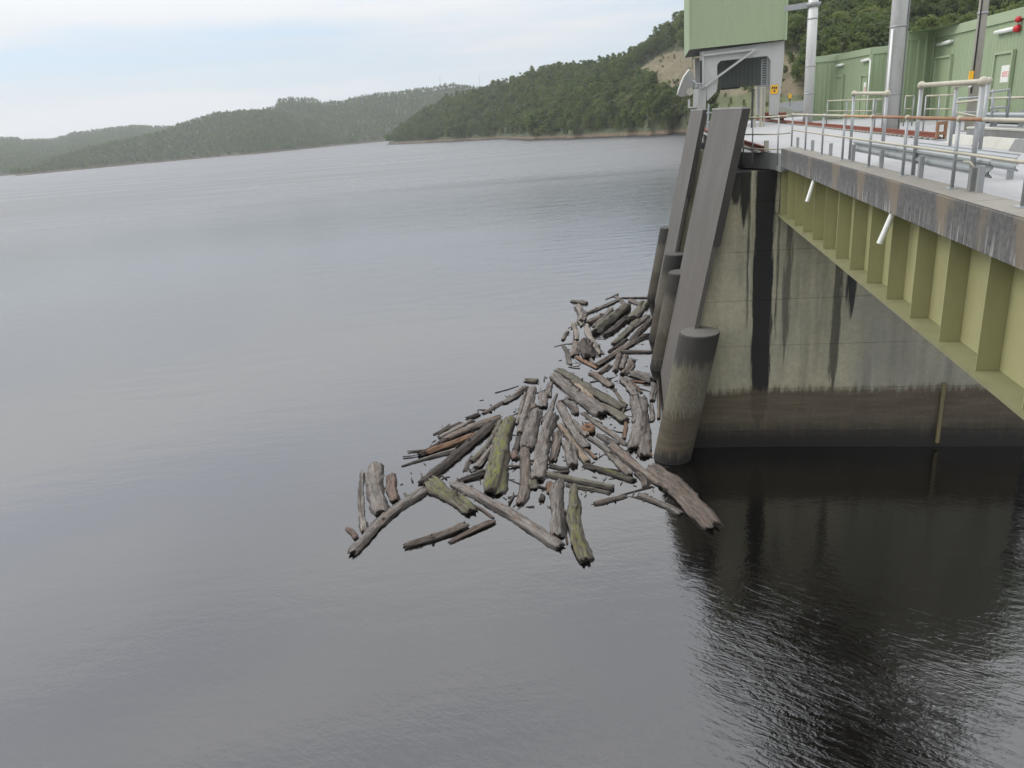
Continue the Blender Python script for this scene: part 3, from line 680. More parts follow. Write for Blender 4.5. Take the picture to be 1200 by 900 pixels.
# ------------------------------------------------------------------ intake piers
SL = 0.204                                    # batter of the upstream face
def face_n(z, s): return 3.13 - SL * (13.4 - z) - 0.016 * (s - 28)
def make_pier(s0, s1, label, n_right, detail):
    root = thing('intake_pier', P(s0 + 1, 4, 0), label, 'pier', 'raking concrete piers of the intake')
    top = 11.2
    zs = [-1.5, 0.72, 2.6, 4.45, 6.32, 8.24, 10.1, top]
    g = 0.006
    sw = s0 + 1.0
    # recessed core behind the lifts
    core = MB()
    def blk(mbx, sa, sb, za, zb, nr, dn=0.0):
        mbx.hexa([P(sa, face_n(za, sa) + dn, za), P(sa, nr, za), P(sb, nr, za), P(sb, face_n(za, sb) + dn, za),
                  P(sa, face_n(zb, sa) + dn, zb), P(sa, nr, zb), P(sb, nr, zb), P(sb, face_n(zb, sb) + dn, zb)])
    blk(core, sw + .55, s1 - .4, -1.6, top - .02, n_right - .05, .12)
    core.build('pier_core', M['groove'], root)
    for i in range(7):
        za, zb = zs[i] + g, zs[i + 1] - g
        l = MB()
        if detail:
            nm_ = 4.4
            fr = lambda z: [P(sw - .14, face_n(z, sw) + .05, z), P(sw, nm_, z), P(sw, n_right, z), P(sw + .56, n_right, z), P(sw + .56, face_n(z, sw) + .05, z)]
            A5, B5 = fr(za), fr(zb)
            l.add(A5 + B5, [(4, 3, 2, 1, 0), (5, 6, 7, 8, 9)] + [(q, (q + 1) % 5, 5 + (q + 1) % 5, 5 + q) for q in range(5)])
            recalc(l.build('concrete_lift', M['pier'], root))
        else:
            blk(l, sw, sw + .55, za, zb, n_right, .05); l.build('concrete_lift', M['pier2'], root)
    if detail:
        c = MB(); c.bar(P(sw - .05, 10.95, 2.75), P(sw - .05, 10.95, .2), .13, .1, DV); c.build('gauge_board', M['gauge'], root)
    f = MB(); zb_, zt_ = -1.2, 13.4
    th = .17
    sn_ = s0 + .42
    f.hexa([P(sn_, face_n(zb_, s0), zb_), P(sn_, face_n(zb_, s0) + th, zb_), P(s1, face_n(zb_, s1) + th, zb_), P(s1, face_n(zb_, s1), zb_),
            P(sn_, face_n(zt_, s0), zt_), P(sn_, face_n(zt_, s0) + th, zt_), P(s1, face_n(zt_, s1) + th, zt_), P(s1, face_n(zt_, s1), zt_)])
    f.build('sloping_face', M['slab'], root)
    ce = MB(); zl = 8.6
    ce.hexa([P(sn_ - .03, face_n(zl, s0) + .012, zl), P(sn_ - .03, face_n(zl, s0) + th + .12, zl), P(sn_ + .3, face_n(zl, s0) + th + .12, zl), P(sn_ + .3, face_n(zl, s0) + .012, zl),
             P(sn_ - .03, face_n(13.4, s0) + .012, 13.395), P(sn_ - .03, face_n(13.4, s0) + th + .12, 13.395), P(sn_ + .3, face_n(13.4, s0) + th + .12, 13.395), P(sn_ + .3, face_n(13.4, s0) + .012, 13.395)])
    ce.build('shaded_stained_end', M['shade_grime'], root)  # dark end plate: black stain and the side's shade put into one colour
    cp = MB()
    cp.hexa([P(sn_ - .02, face_n(13.4, s0) - .015, 13.4), P(sn_ - .02, face_n(13.4, s0) + th + .015, 13.4), P(s1, face_n(13.4, s1) + th + .015, 13.4), P(s1, face_n(13.4, s1) - .015, 13.4),
             P(sn_ - .02, face_n(13.4, s0) - .015, 13.47), P(sn_ - .02, face_n(13.4, s0) + th + .015, 13.47), P(s1, face_n(13.4, s1) + th + .015, 13.47), P(s1, face_n(13.4, s1) - .015, 13.47)])
    cp.build('coping', M['grey_conc'], root)
    for sc in (s0, s1 - .1):
        ztop = 5.4
        nc = face_n(ztop, sc) + .18
        c = MB(); k = 36; vs = []
        zz = [-1.5, 0, 1, 2, 3, 4, ztop - .05, ztop]
        for z in zz:
            rr = .77 if z < ztop else .735
            for q in range(k):
                a_ = 2 * math.pi * q / k; vs.append(P(sc + rr * math.cos(a_), nc - SL * (ztop - z) + rr * math.sin(a_), z))
        fs = [(i * k + q, i * k + (q + 1) % k, (i + 1) * k + (q + 1) % k, (i + 1) * k + q) for i in range(len(zz) - 1) for q in range(k)]
        fs.append(tuple((len(zz) - 1) * k + q for q in range(k)))
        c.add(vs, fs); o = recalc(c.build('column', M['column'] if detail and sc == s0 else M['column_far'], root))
    return root
M['pier2'] = pier_mat('far_pier_wall_concrete', False)
M['gauge'] = paint('gauge_board', (0.17, 0.14, 0.07), .7, .5)
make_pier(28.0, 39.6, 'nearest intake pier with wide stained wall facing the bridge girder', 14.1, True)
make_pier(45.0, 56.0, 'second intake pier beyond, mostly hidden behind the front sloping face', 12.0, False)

np_ = thing('bridge_abutment', P(-6, 4, 0), 'concrete abutment under the near end of the bridge', 'abutment')
mb = MB(); mb.snbox(-14, .3, -6, 14.1, -2, 9.55); mb.build('wall', M['pier2'], np_)
mb = MB(); mb.snbox(-14, .35, -6, 4.35, 9.56, 11.85); mb.build('deck_slab', M['grey_conc'], np_)

# ------------------------------------------------------------------ crest deck (setting)
mb = MB()
apron = [(27.55, 4.42), (28.6, 4.38), (29.4, 4.17), (30.0, 3.86), (30.5, 3.52), (31.2, 3.42), (44, 3.35), (66, 3.7), (66, 8.0), (84, 8.0), (84, 30), (42, 30), (42, 15.0), (29.02, 14.6), (29.02, 9.6), (27.55, 9.58)]
mb.prism([P(s, n, 11.26) for s, n in apron], (0, 0, .54))
struct(recalc(mb.build('deck', M['deck'])))
mb = MB()          # curved apron edge in front
edge = [(27.56, 4.40)] + apron[1:6] + [(33, 3.40)]
for (s0_, n0_), (s1_, n1_) in zip(edge, edge[1:]):
    mb.hexa([P(s0_, n0_ - .03, 11.22), P(s0_ , n0_ + .05, 11.22), P(s1_, n1_ + .05, 11.22), P(s1_, n1_ - .03, 11.22),
             P(s0_, n0_ - .03, 11.80), P(s0_, n0_ + .05, 11.80), P(s1_, n1_ + .05, 11.80), P(s1_, n1_ - .03, 11.80)])
struct(mb.build('apron_edge', M['apron']))

# ------------------------------------------------------------------ bridge
S0, S1 = -4.0, 27.5
br = thing('girder_bridge', P(12, 7, 9.6), 'olive green steel plate girder bridge with stained concrete edge beam', 'bridge')
mb = MB(); mb.snbox(S0, S1, 4.96, 9.5, 11.42, 11.86); mb.build('deck_slab', M['deck'], br)
# edge beam in pours, hairline joints between
js = [S0, 2.2, 8.0, 11.62, 15.9, 20.2, 24.1, S1 + .3]
for a_, b_ in zip(js, js[1:]):
    mb = MB(); g = .006
    q = [(4.40, 11.40), (4.955, 11.40), (4.955, 12.0), (4.425, 12.0), (4.40, 11.975)]
    mb.prism([P(a_ + g, n, z) for n, z in q], DV * (b_ - a_ - 2 * g)); o = recalc(mb.build('edge_beam', [M['fascia']], br))
    kt = MB(); kt.snbox(a_ + g, b_ - g, 4.412, 4.945, 12.0, 12.006); kt.build('beam_top', M['kerb_top'], br)
mb = MB(); mb.snbox(S0, 29.3, 4.86, 4.885, 9.66, 11.40); mb.build('web', M['girder'], br)
mb = MB(); mb.snbox(S0, 29.3, 4.47, 5.27, 9.60, 9.655); mb.build('bottom_flange', M['flange'], br)
mb = MB(); mb.snbox(S0, 29.3, 8.6, 8.63, 9.66, 11.40); mb.snbox(S0, 29.3, 8.22, 9.02, 9.60, 9.655); mb.build('far_girder', M['girder'], br)
k = 0; s = 0.8
first = None
while s < 29.2:
    mb = MB(); mb.snbox(-.009, .009, 4.55, 4.858, 9.657, 11.398)
    if first is None:
        o = mb.build('stiffener', M['girder'], br, origin=None); first = o
        o.location = tuple(DV * s)
    else:
        o = first.copy(); COL.objects.link(o); o.parent = br; o.location = tuple(DV * s)
    s += 1.457
for (x0, y0, x1, y1, lab) in ((954.5, 211.5, 945.8, 236.5, 'far short pipe'), (1046.5, 252, 1030.5, 285.5, 'near short pipe')):
    s_a, z_a = on_n(x0, y0, 4.5); s_b, z_b = on_n(x1, y1, 4.30)
    mb = MB(); mb.tube([P(s_a, 4.5, z_a + .05), P(s_b, 4.30, z_b)], .055, 14, False); 
    a_, b_ = P(s_a, 4.5, z_a + .05), P(s_b, 4.30, z_b)
    mb.tube([b_, b_ + (a_ - b_) * .5], .045, 14, True)
    mb.build('drain_pipe', M['white'], br, True)

# ------------------------------------------------------------------ railings
def rail_pipe(name, a_, b_, r, m_, parent, n=10):
    mb = MB(); mb.tube([a_, b_], r, n); return mb.build(name, m_, parent, True)
def post_part(base, top, r, parent, m_=None, joint=True, plate=True):
    mb = MB(); mb.tube([base, top], r, 10); p = mb.build('post', m_ or M['galv'], parent, True)
    if joint:
        j = MB(); j.ball(top, r * 1.75, 10); j.build('ball_joint', M['cream'], p, True)
    if plate:
        j = MB(); b = np.array(base); j.hexa([b + q for q in (DV * -.09 + NV * -.07, DV * -.09 + NV * .07, DV * .09 + NV * .07, DV * .09 + NV * -.07)] + [b + q + (0, 0, .015) for q in (DV * -.09 + NV * -.07, DV * -.09 + NV * .07, DV * .09 + NV * .07, DV * .09 + NV * -.07)])
        j.build('base_plate', M['galv_light'], p)
    return p
NP = 4.76
br_rail = thing('guard_railing', P(20, NP, 12), 'two bar pipe railing along the bridge edge with rusty top bar', 'railing')
ss = [28.25, 25.72, 23.2, 20.72, 18.2, 15.78, 13.22, 10.76, 8.3, 5.9]
tops = []
for i, s in enumerate(ss):
    b = P(s, NP + .004 * (s - 15), 12.006); t = b + np.array([0, 0, 1.07]); tops.append((b, t)); post_part(b, t, .028, br_rail)
rail_m = ['cream', 'cream', 'cream', 'rustmix', 'rust', 'rust', 'rusthalf', 'cream', 'cream']
M['rustmix'] = paint('half_rusted_rail', (0.40, 0.26, 0.14), 0.6, 0.6, (0.33, 0.14, 0.06), 0.1, 4.0, False)
for i in range(len(ss) - 1):
    (b0, t0), (b1, t1) = tops[i], tops[i + 1]
    if rail_m[i] == 'rusthalf':
        mid = t0 * .63 + t1 * .37
        rail_pipe('top_rail', t0, mid, .030, M['rust'], br_rail); rail_pipe('top_rail', mid, t1, .0305, M['cream'], br_rail)
    else: rail_pipe('top_rail', t0, t1, .030, M[rail_m[i]], br_rail)
    o = np.array([0, 0, .56]); mid_m = M['cream']
    rail_pipe('mid_rail', b0 + o, b1 + o, .024, mid_m, br_rail)
# corner railing round the curved apron
cr = thing('guard_railing', P(29.5, 4, 11.6), 'three bar pipe railing curving round the pier apron corner', 'railing')
cp_ = [(28.15, 4.34), (29.7, 3.74), (30.3, 3.48)]
ctops = []
for (s, n) in cp_:
    b = P(s, n - .07 if s > 28.2 else n, 11.42); t = P(s, n - .07 if s > 28.2 else n, 13.05); ctops.append((b, t)); post_part(b, t, .028, cr, plate=False)
for z, r in ((13.05, .030), (12.47, .024), (11.96, .026)):
    pts = [P(28.25, NP, z)] + [np.array([p[0][0], p[0][1], z]) for p in ctops]
    a1 = (pts[1] * .5 + pts[2] * .5) + NV * -.10
    pts = [pts[0], pts[1], a1, pts[2], pts[3]]
    mb = MB(); mb.tube(pts, r, 10); mb.build('curved_rail', M['cream'], cr, True)

# ------------------------------------------------------------------ barrier rails on the deck
def w_beam(mbx, a_, b_, h=.31, d=.045):
    a_ = np.array(a_, float); b_ = np.array(b_, float); dr = b_ - a_; dr /= np.linalg.norm(dr); nn = np.cross(dr, (0, 0, 1.0))
    prof = [(0, -.5), (0, -.42), (1, -.30), (1, -.18), (0, -.06), (0, .06), (1, .18), (1, .30), (0, .42), (0, .5)]
    vs = [q + nn * d * u + np.array([0, 0, h * v]) for q in (a_, b_) for u, v in prof]
    vs += [q + nn * (d * u - .012) + np.array([0, 0, h * v]) for q in (a_, b_) for u, v in prof]
    k = len(prof); fs = [(i, i + 1, k + i + 1, k + i) for i in range(k - 1)] + [(2 * k + i, 3 * k + i, 3 * k + i + 1, 2 * k + i + 1) for i in range(k - 1)]
    mbx.add(vs, fs); return mbx
bar1 = thing('crash_barrier', P(16, 5.1, 12), 'low pale steel crash barrier just inside the railing', 'barrier', 'crash barriers on the bridge deck')
sts = [27.6, 25.1, 22.6, 20.15, 17.72, 15.2, 12.55]
for s in sts:
    mb = MB(); mb.snbox(s - .04, s + .04, 4.86, 4.94, 12.004, 12.004 + (.33 if s > 20.5 else .40)); mb.build('barrier_post', M['galv'], bar1)
for a_, b_ in ((20.6, 17.2), (17.15, 12.55)):
    w_beam(MB(), P(a_, 5.04, 12.36), P(b_, 5.04, 12.36)).build('barrier_beam', M['galv_light'], bar1)
bar2 = thing('crash_barrier', P(17, 6.4, 11.86), 'pale steel crash barrier standing farther in on the deck', 'barrier', 'crash barriers on the bridge deck')
for s in (18.3, 15.3):
    mb = MB(); mb.snbox(s - .05, s + .05, 6.42, 6.50, 11.862, 12.25); mb.build('barrier_post', M['galv'], bar2)
w_beam(MB(), P(20.6, 6.40, 12.18), P(14.9, 6.40, 12.18), .30).build('barrier_beam', M['galv_light'], bar2)

# tall pipe gate frames beside the railing
def pipe_frame(label, pts, m_rail, group=None, extra=None):
    base0 = pts[0]
    t = thing('pipe_frame', base0, label, 'frame', group)
    for a_, b_ in ((pts[0], pts[1]), (pts[3], pts[2])):
        mb = MB(); mb.tube([a_, b_], .038, 12); p = mb.build('post', M['galv'], t, True)
        j = MB(); j.ball(b_, .075, 10); j.build('ball_joint', M['cream'], p, True)
    mb = MB(); mb.tube([pts[1], pts[2]], .042, 12); mb.build('top_rail', m_rail, t, True)
    if extra: extra(t)
    return t
def frame_px(xl, yl, xr, yr, sl_, sr_, zb):
    nl, zl = on_s(xl, yl, sl_); nr_, zr_ = on_s(xr, yr, sr_)
    return [P(sl_, nl, zb), P(sl_, nl, zl), P(sr_, nr_, zr_), P(sr_, nr_, zb)]
pipe_frame('smaller tall pipe frame on the deck by the big steel pole', frame_px(1001, 109.5, 1039.5, 109.5, 21.5, 18.3, 11.862), M['cream'], 'tall pipe frames on the bridge deck')
pipe_frame('larger tall pipe frame on the deck before the timber pole', frame_px(1080, 100, 1152, 95.5, 15.9, 12.9, 11.862), M['cream'], 'tall pipe frames on the bridge deck')
pipe_frame('thin pipe frame standing behind the larger frame', frame_px(1121, 101, 1158.5, 94.5, 20.5, 18.0, 11.862), M['cream'], 'tall pipe frames on the bridge deck')

# ------------------------------------------------------------------ crane rails
def crane_rail(label, sa, sb, n_fun, pads):
    t = thing('crane_rail', P(sa, n_fun(sa), 11.8), label, 'crane rail', 'rusty gantry crane rails')
    mb = MB(); z0 = 11.86
    for (h0, h1, w_) in ((0, .03, .16), (.03, .12, .04), (.12, .17, .085)):
        mb.hexa([P(s, n_fun(s) + q * w_ / 2, z0 + z) for z in (h0, h1) for s, q in ((sa, -1), (sa, 1), (sb, 1), (sb, -1))])
    mb.build('rail', M['rust_dark'], t)
    bd = MB(); bd.hexa([P(s, n_fun(s) + q * .26, z) for z in (11.803, 11.812) for s, q in ((sa, -1), (sa, 1), (sb, 1), (sb, -1))]); bd.build('rail_shade', M['shade_grime'], t)  # dark strip painted in as the shadow beneath the rail
    s = sa + .2; f0 = None
    while s < pads:
        c = MB(); c.snbox(-.12, .12, -.2, .2, 11.802, 11.858)
        if f0 is None: f0 = c.build('rail_pad', M['pale_conc'], t); ob = f0
        else: ob = f0.copy(); COL.objects.link(ob); ob.parent = t
        ob.location = tuple(P(s, n_fun(s), 0))
        if f0 is ob: pass
        s += .62
    st = MB(); n0 = n_fun(sa)
    if n0 < 6:
        st.snbox(sa - .05, sa + .12, n0 + .02, n0 + .17, 11.83, 12.22); st.build('end_stop', M['wood_pole'], t); return t
    st.snbox(sa - .05, sa + .07, n0 - .10, n0 - .02, 11.83, 12.40); st.snbox(sa - .05, sa + .07, n0 + .16, n0 + .24, 11.83, 12.40)
    st.snbox(sa - .05, sa + .07, n0 - .02, n0 + .16, 12.29, 12.40); st.snbox(sa - .05, sa + .07, n0 - .02, n0 + .16, 11.95, 12.06)
    st.build('end_stop', M['rust'], t)
    return t
crane_rail('long rusty crane rail on white pads before the green sheds', 29.4, 83.5, lambda s: 9.95 + .012 * (s - 29.4), 62)
crane_rail('rusty crane rail ending at the curved apron corner', 29.5, 83.5, lambda s: 4.05, 40)

# ------------------------------------------------------------------ gantry hoist
GS = 64.0
def gp(zx, zy, s=GS):
    n, z = on_s(790 + zx / 8.571, 30 + zy / 8.571, s); return n, z
ga = thing('gantry_crane', P(GS, 7, 11.9), 'gantry crane with green clad hoist house on a grey steel portal', 'gantry crane')
nL, zB0 = gp(155, 243); nR, zB1 = gp(1122, 138); zB = (zB0 + zB1) / 2
def ribbed(a_, b_, z0, z1, pitch=.25, depth=.035, out=None):
    a_ = np.array(a_, float)[:2]; b_ = np.array(b_, float)[:2]; Ln = np.linalg.norm(b_ - a_); d = (b_ - a_) / Ln; nn = np.array([d[1], -d[0]])
    if out is not None and nn @ np.array(out)[:2] < 0: nn = -nn
    k = max(1, int(round(Ln / pitch))); p = Ln / k; pts = []
    for i in range(k):
        for f, h in ((0, 0), (.55, 0), (.65, 1), (.9, 1)): pts.append(a_ + d * (i + f) * p + nn * h * depth)
    pts.append(b_)
    vs = [(q[0], q[1], z) for z in (z0, z1) for q in pts]; m_ = len(pts)
    return MB().add(vs, [(i, i + 1, m_ + i + 1, m_ + i) for i in range(m_ - 1)])
ZT = zB + 6.5; GE = GS + 9.5
hb = ribbed(P(GS, nL, 0), P(GS, nR, 0), zB, ZT, .25, .012, -DV).build('front_cladding', M['clad_gantry'], ga)
ribbed(P(GS, nL, 0), P(GE, nL, 0), zB, ZT, .33, .03, -NV).build('side_cladding', M['clad_light'], ga)
ribbed(P(GS, nR, 0), P(GE, nR, 0), zB, ZT, .33, .03, NV).build('side_cladding', M['clad_gantry'], ga)
ribbed(P(GE, nL, 0), P(GE, nR, 0), zB, ZT, .33, .03, DV).build('rear_cladding', M['clad_gantry'], ga)
mb = MB(); mb.snbox(GS - .05, GE + .05, nL - .1, nR + .1, ZT, ZT + .12); mb.build('roof', M['clad_light'], ga)
mb = MB(); mb.snbox(GS + .03, GE - .03, nL + .03, nR - .03, zB + .02, zB + .12); mb.build('floor', M['black'], ga)
for (a_, b_) in (((GS, nL), (GS, nL)), ((GS, nR), (GS, nR))):
    mb = MB(); mb.snbox(GS - .06, GS + .08, a_[1] - .07, a_[1] + .07, zB - .02, ZT); mb.build('corner_trim', M['clad_light'], ga)
# portal: one plate outline with the opening, extruded
def outline(pts, s, th): return [P(s, *gp(x, y, s)) for x, y in pts], DV * th
legs = [(262, 262), (1107, 150), (1107, 250), (1095, 430), (1045, 900), (965, 900), (968, 345), (935, 303), (470, 352), (432, 392), (432, 640), (300, 640), (262, 640)]
poly, off = outline(legs, GS + .5, .7); poly = [np.array([p[0], p[1], min(p[2], zB + .02)]) for p in poly]
def ngon_prism(poly, off, name, m_, parent):
    mb = MB(); mb.prism(poly, off); return recalc(mb.build(name, m_, parent))
ngon_prism(poly, off, 'portal_frame', M['portal'], ga)
polyb = [p + DV * 7.6 for p in poly]; ngon_prism(polyb, off, 'portal_frame', M['portal'], ga)
poly, off = outline([(245, 640), (330, 640), (312, 870), (232, 870)], GS + .55, .6); ngon_prism(poly, off, 'lower_leg', M['portal'], ga)
poly, off = outline([(330, 640), (425, 640), (425, 662), (338, 752), (330, 752)], GS + .5, .5); ngon_prism(poly, off, 'knee_bracket', M['portal'], ga)
poly, off = outline([(283, 262), (302, 262), (300, 632), (283, 632)], GS + .3, .2); ngon_prism(poly, off, 'flange_strip', M['portal'], ga)
poly, off = outline([(258, 350), (277, 350), (277, 575), (258, 575)], GS + .45, .06); ngon_prism(poly, off, 'dark_slot', M['black'], ga)
n0, z0 = gp(305, 610, GS + .3); n1, z1 = gp(815, 240, GS + .3)
mb = MB(); mb.bar(P(GS + .25, n0, z0), P(GS + .25, n1, z1), .16, .16); mb.build('brace', M['portal'], ga)
n2, z2 = gp(300, 300, GS + .3); mb = MB(); mb.bar(P(GS + .25, n2, z2), P(GS + .25, n1, z1 + .02), .12, .12); mb.build('brace', M['portal'], ga)
n0, z0 = gp(440, 640, GS + 6); n1, z1 = gp(860, 320, GS + 6)
ribbed(P(GS + 6, n0, 0), P(GS + 6, n1 + .6, 0), z0, zB, .33, .03, -DV).build('rear_screen', M['dark_green'], ga)
mb = MB(); n0, z0 = gp(470, 640, GS + 5.8); n1, z1 = gp(660, 622, GS + 5.8); mb.bar(P(GS + 5.8, n0, z0), P(GS + 5.8, n1, z1), .1, .14); mb.build('screen_rail', M['black'], ga)
# ladder with hoops on the right leg
ld = MB(); 
for xx in (880, 955):
    n0, z0 = gp(xx, 340, GS + 1.4); n1, z1 = gp(xx - 4, 640, GS + 1.4); ld.bar(P(GS + 1.4, n0, z0), P(GS + 1.4, n1, z1), .08, .08)
for yy in range(345, 640, 24):
    n0, z0 = gp(880, yy, GS + 1.4); n1, z1 = gp(955, yy, GS + 1.4); ld.bar(P(GS + 1.4, n0, z0), P(GS + 1.4, n1, z1), .05, .07)
ld.build('ladder', M['galv'], ga)
n0, z0 = gp(978, 598); n1, z1 = gp(1052, 680); mb = MB(); mb.snbox(GS + .44, GS + .47, n0, n1, z1, z0); sg = mb.build('warning_sign', M['yellow'], ga)
for (x0, y0, x1, y1) in ((990, 612, 1004, 636), (1010, 612, 1022, 636), (1028, 612, 1042, 636), (1006, 648, 1026, 664)):
    n0, z0 = gp(x0, y0); n1, z1 = gp(x1, y1); mb = MB(); mb.snbox(GS + .432, GS + .4395, n0, n1, z1, z0); mb.build('sign_mark', M['black'], sg)
# wheel bogies
for nn in (4.05, 10.2):
    for s in (GS + .2, GS + 7.6):
        mb = MB(); mb.snbox(s - .1, s + 1.5, nn - .22, nn + .22, 12.2, 12.62); bo = mb.build('bogie', M['rust_dark'], ga)
        for q in (.25, 1.15):
            wv = MB(); wv.tube([P(s + q, nn - .09, 12.3), P(s + q, nn + .09, 12.3)], .26, 16); wv.build('wheel', M['black'], bo)
# cable arm with floodlight hanging off the left leg
fl = thing('floodlight', P(GS - .2, *gp(165, 640)), 'tilted grey floodlight on a bracket at the left portal leg', 'floodlight')
def gpp(x, y, s=GS - .2): return P(s, *gp(x, y, s))
pl = [gpp(150, 440), gpp(185, 470), gpp(200, 560), gpp(180, 700), gpp(60, 715), gpp(28, 690), gpp(45, 640), gpp(95, 520)]
ngon_prism(pl, DV * .5, 'housing', M['grey_conc'], fl)
mb = MB(); c = gpp(160, 665, GS - .35); mb.tube([c, c + DV * .4], .28, 16); mb.build('drum', M['wood_pole'], fl, False)
mb = MB(); mb.tube([gpp(150, 440), gpp(95, 515), gpp(45, 640), gpp(30, 700)], .06, 8); mb.build('rim', M['white'], fl, True)
mb = MB(); mb.tube([gpp(185, 545), gpp(225, 585), gpp(290, 590)], .07, 8); mb.tube([gpp(225, 585), gpp(222, 640)], .06, 8); mb.build('bracket', M['galv_light'], fl, True)
mb = MB(); mb.tube([gpp(183, 300), gpp(183, 400), gpp(160, 440)], .02, 6); mb.build('cable', M['black'], fl)
mb = MB(); mb.bar(gpp(215, 640), gpp(212, 825), .35, .2, DV); mb.bar(gpp(150, 740), gpp(148, 828), .16, .16, DV); mb.bar(gpp(148, 822), gpp(215, 822), .12, .12, DV); mb.build('support', M['portal'], fl)
# pale guide posts by the right leg
for (x0, y0, y1, wd, mm_, lab) in ((790, 655, 880, 22, 'black', 'dark rusty guide post with a cross cap left of the pale posts'), (822, 640, 880, 20, 'cream', 'short stout pale guide post beside the dark one'), (880, 632, 880, 30, 'cream', 'widest pale guide post nearest the portal leg'), (912, 632, 880, 14, 'cream', 'thinnest pale guide post touching the portal leg')):
    n0, z0 = gp(x0, y0, 60); t = thing('guide_post', P(60, n0, 11.8), lab, 'post', 'guide posts by the gantry leg')
    w_ = wd / 8.571 * 60 / 850 * .7
    mb = MB(); mb.snbox(60, 60.14, n0 - w_ / 2, n0 + w_ / 2, 11.8, z0); mb.build('shaft', M[mm_], t)
    mb = MB(); mb.snbox(59.97, 60.17, n0 - w_ * .9, n0 + w_ * .9, z0, z0 + .1); mb.build('cap', M[mm_], t)
# ladder stub between the two sloping faces
t = thing('access_ladder', P(44, *on_s(830, 150, 44)), 'thin pale ladder rail in the gap between the two sloping faces', 'ladder')
mb = MB()
nA, zA = on_s(830.5, 122, 44); nB, zBb = on_s(828.8, 152, 44)
mb.bar(P(44, nA, zA), P(44, nB, zBb), .09, .09, DV); mb.build('rail', M['galv_light'], t)
for y in (132, 143):
    nA, zA = on_s(831.2, y, 44); mb = MB(); mb.bar(P(44, nA - .16, zA), P(44, nA + .16, zA), .07, .07); mb.build('rung', M['galv_light'], t)

# ------------------------------------------------------------------ sheds
def shed(label, pts, ztop, depth_dir, zb=11.8):
    root = thing('green_shed', (pts[0][0], pts[0][1], zb), label, 'shed', 'green clad sheds on the dam crest')
    for (a_, b_) in zip(pts, pts[1:]):
        d = np.array(b_) - np.array(a_); nn = np.array([d[1], -d[0]]); 
        if nn @ np.array([-1.0, -.6]) < 0: nn = -nn
        ribbed(a_ + (0,), b_ + (0,), zb, ztop - .42, .30, .02, nn).build('wall', M['clad'], root)
        nn = nn / np.linalg.norm(nn)
        e = MB(); A = np.array([*a_, 0]); B = np.array([*b_, 0]); NN = np.array([*nn, 0])
        dd = (B - A) / np.linalg.norm(B - A) * .03
        e.hexa([A - NN * .05 - dd + (0, 0, ztop - .45), B - NN * .05 + dd + (0, 0, ztop - .45), B + NN * .10 + dd + (0, 0, ztop - .45), A + NN * .10 - dd + (0, 0, ztop - .45)] + [A - NN * .05 - dd + (0, 0, ztop), B - NN * .05 + dd + (0, 0, ztop), B + NN * .10 + dd + (0, 0, ztop), A + NN * .10 - dd + (0, 0, ztop)])
        e.build('fascia', M['clad_light'], root)
        for q in (A, B):
            c = MB(); c.bar(q + NN * .02 + (0, 0, zb), q + NN * .02 + (0, 0, ztop - .46), .16, .16); c.build('corner_trim', M['clad_light'], root)
    far = [tuple(np.array(p) + np.array(depth_dir)) for p in pts]
    r = MB(); poly_ = [np.array([p[0], p[1], ztop - .03]) for p in pts] + [np.array([p[0], p[1], ztop + .25]) for p in reversed(far)]
    r.add(poly_, [tuple(range(len(poly_)))]); r.build('roof', M['clad_light'], root)
    for (a_, b_) in ((pts[0], far[0]), (far[0], far[-1]), (far[-1], pts[-1])):
        bx = ribbed(a_ + (0,), b_ + (0,), zb, ztop - .05, .5, .04); bx.build('wall', M['clad'], root)
    return root
ZE = 16.5
def ev(x, y): q = at(x, y, ZE); return (q[0], q[1])
A3, B3, C3 = ev(955, 66.3), ev(981, 63.8), ev(1022, 55.5)
D2 = ev(1046.5, 53.2)
F1, G1, H1 = ev(1062.5, 37.3), ev(1097.5, 35), ev(1200, 8.2)
H1 = tuple(np.array(H1) + (np.array(H1) - np.array(G1)) * .35)
dd = (5.5, 1.2)
sh3 = shed('farthest green shed, its left corner behind the slim steel pole', [A3, B3, C3], ZE, dd)
E2 = tuple(np.array(D2) + (np.array(C3) - np.array(B3)) * .85)
sh2 = shed('middle green shed, mostly hidden behind the thick steel pole', [C3, D2, E2], ZE + .004, dd)
sh1 = shed('nearest green shed with the red alarm bell and signed door', [F1, G1, H1], ZE, dd)
def wall_pt(x, y, A, B, off=0.0):
    A = np.array(A); B = np.array(B); d = B - A; nn = np.array([d[1], -d[0]]); nn /= np.linalg.norm(nn)
    if nn @ np.array([-1.0, -.6]) < 0: nn = -nn
    v = ray(x, y); t = ((A + nn * off) @ nn) / (v[:2] @ nn); return EYE + v * t
def wall_panel(name, x0, y0, x1, y1, A, B, off, th, m_, parent, zmin=None):
    p0 = wall_pt(x0, y0, A, B, off); p1 = wall_pt(x1, y1, A, B, off); zb = min(p0[2], p1[2]) if zmin is None else zmin; zt = max(p0[2], p1[2])
    A_ = np.array(A); B_ = np.array(B); d = B_ - A_; nn = np.array([d[1], -d[0], 0.0]); nn /= np.linalg.norm(nn)
    if nn[:2] @ np.array([-1.0, -.6]) < 0: nn = -nn
    p0 = np.array([p0[0], p0[1], 0]); p1 = np.array([p1[0], p1[1], 0])
    mb = MB(); mb.hexa([p0 + (0, 0, zb), p1 + (0, 0, zb), p1 + nn * th + (0, 0, zb), p0 + nn * th + (0, 0, zb), p0 + (0, 0, zt), p1 + (0, 0, zt), p1 + nn * th + (0, 0, zt), p0 + nn * th + (0, 0, zt)])
    return mb.build(name, m_, parent), (p0, p1, nn, zb, zt)
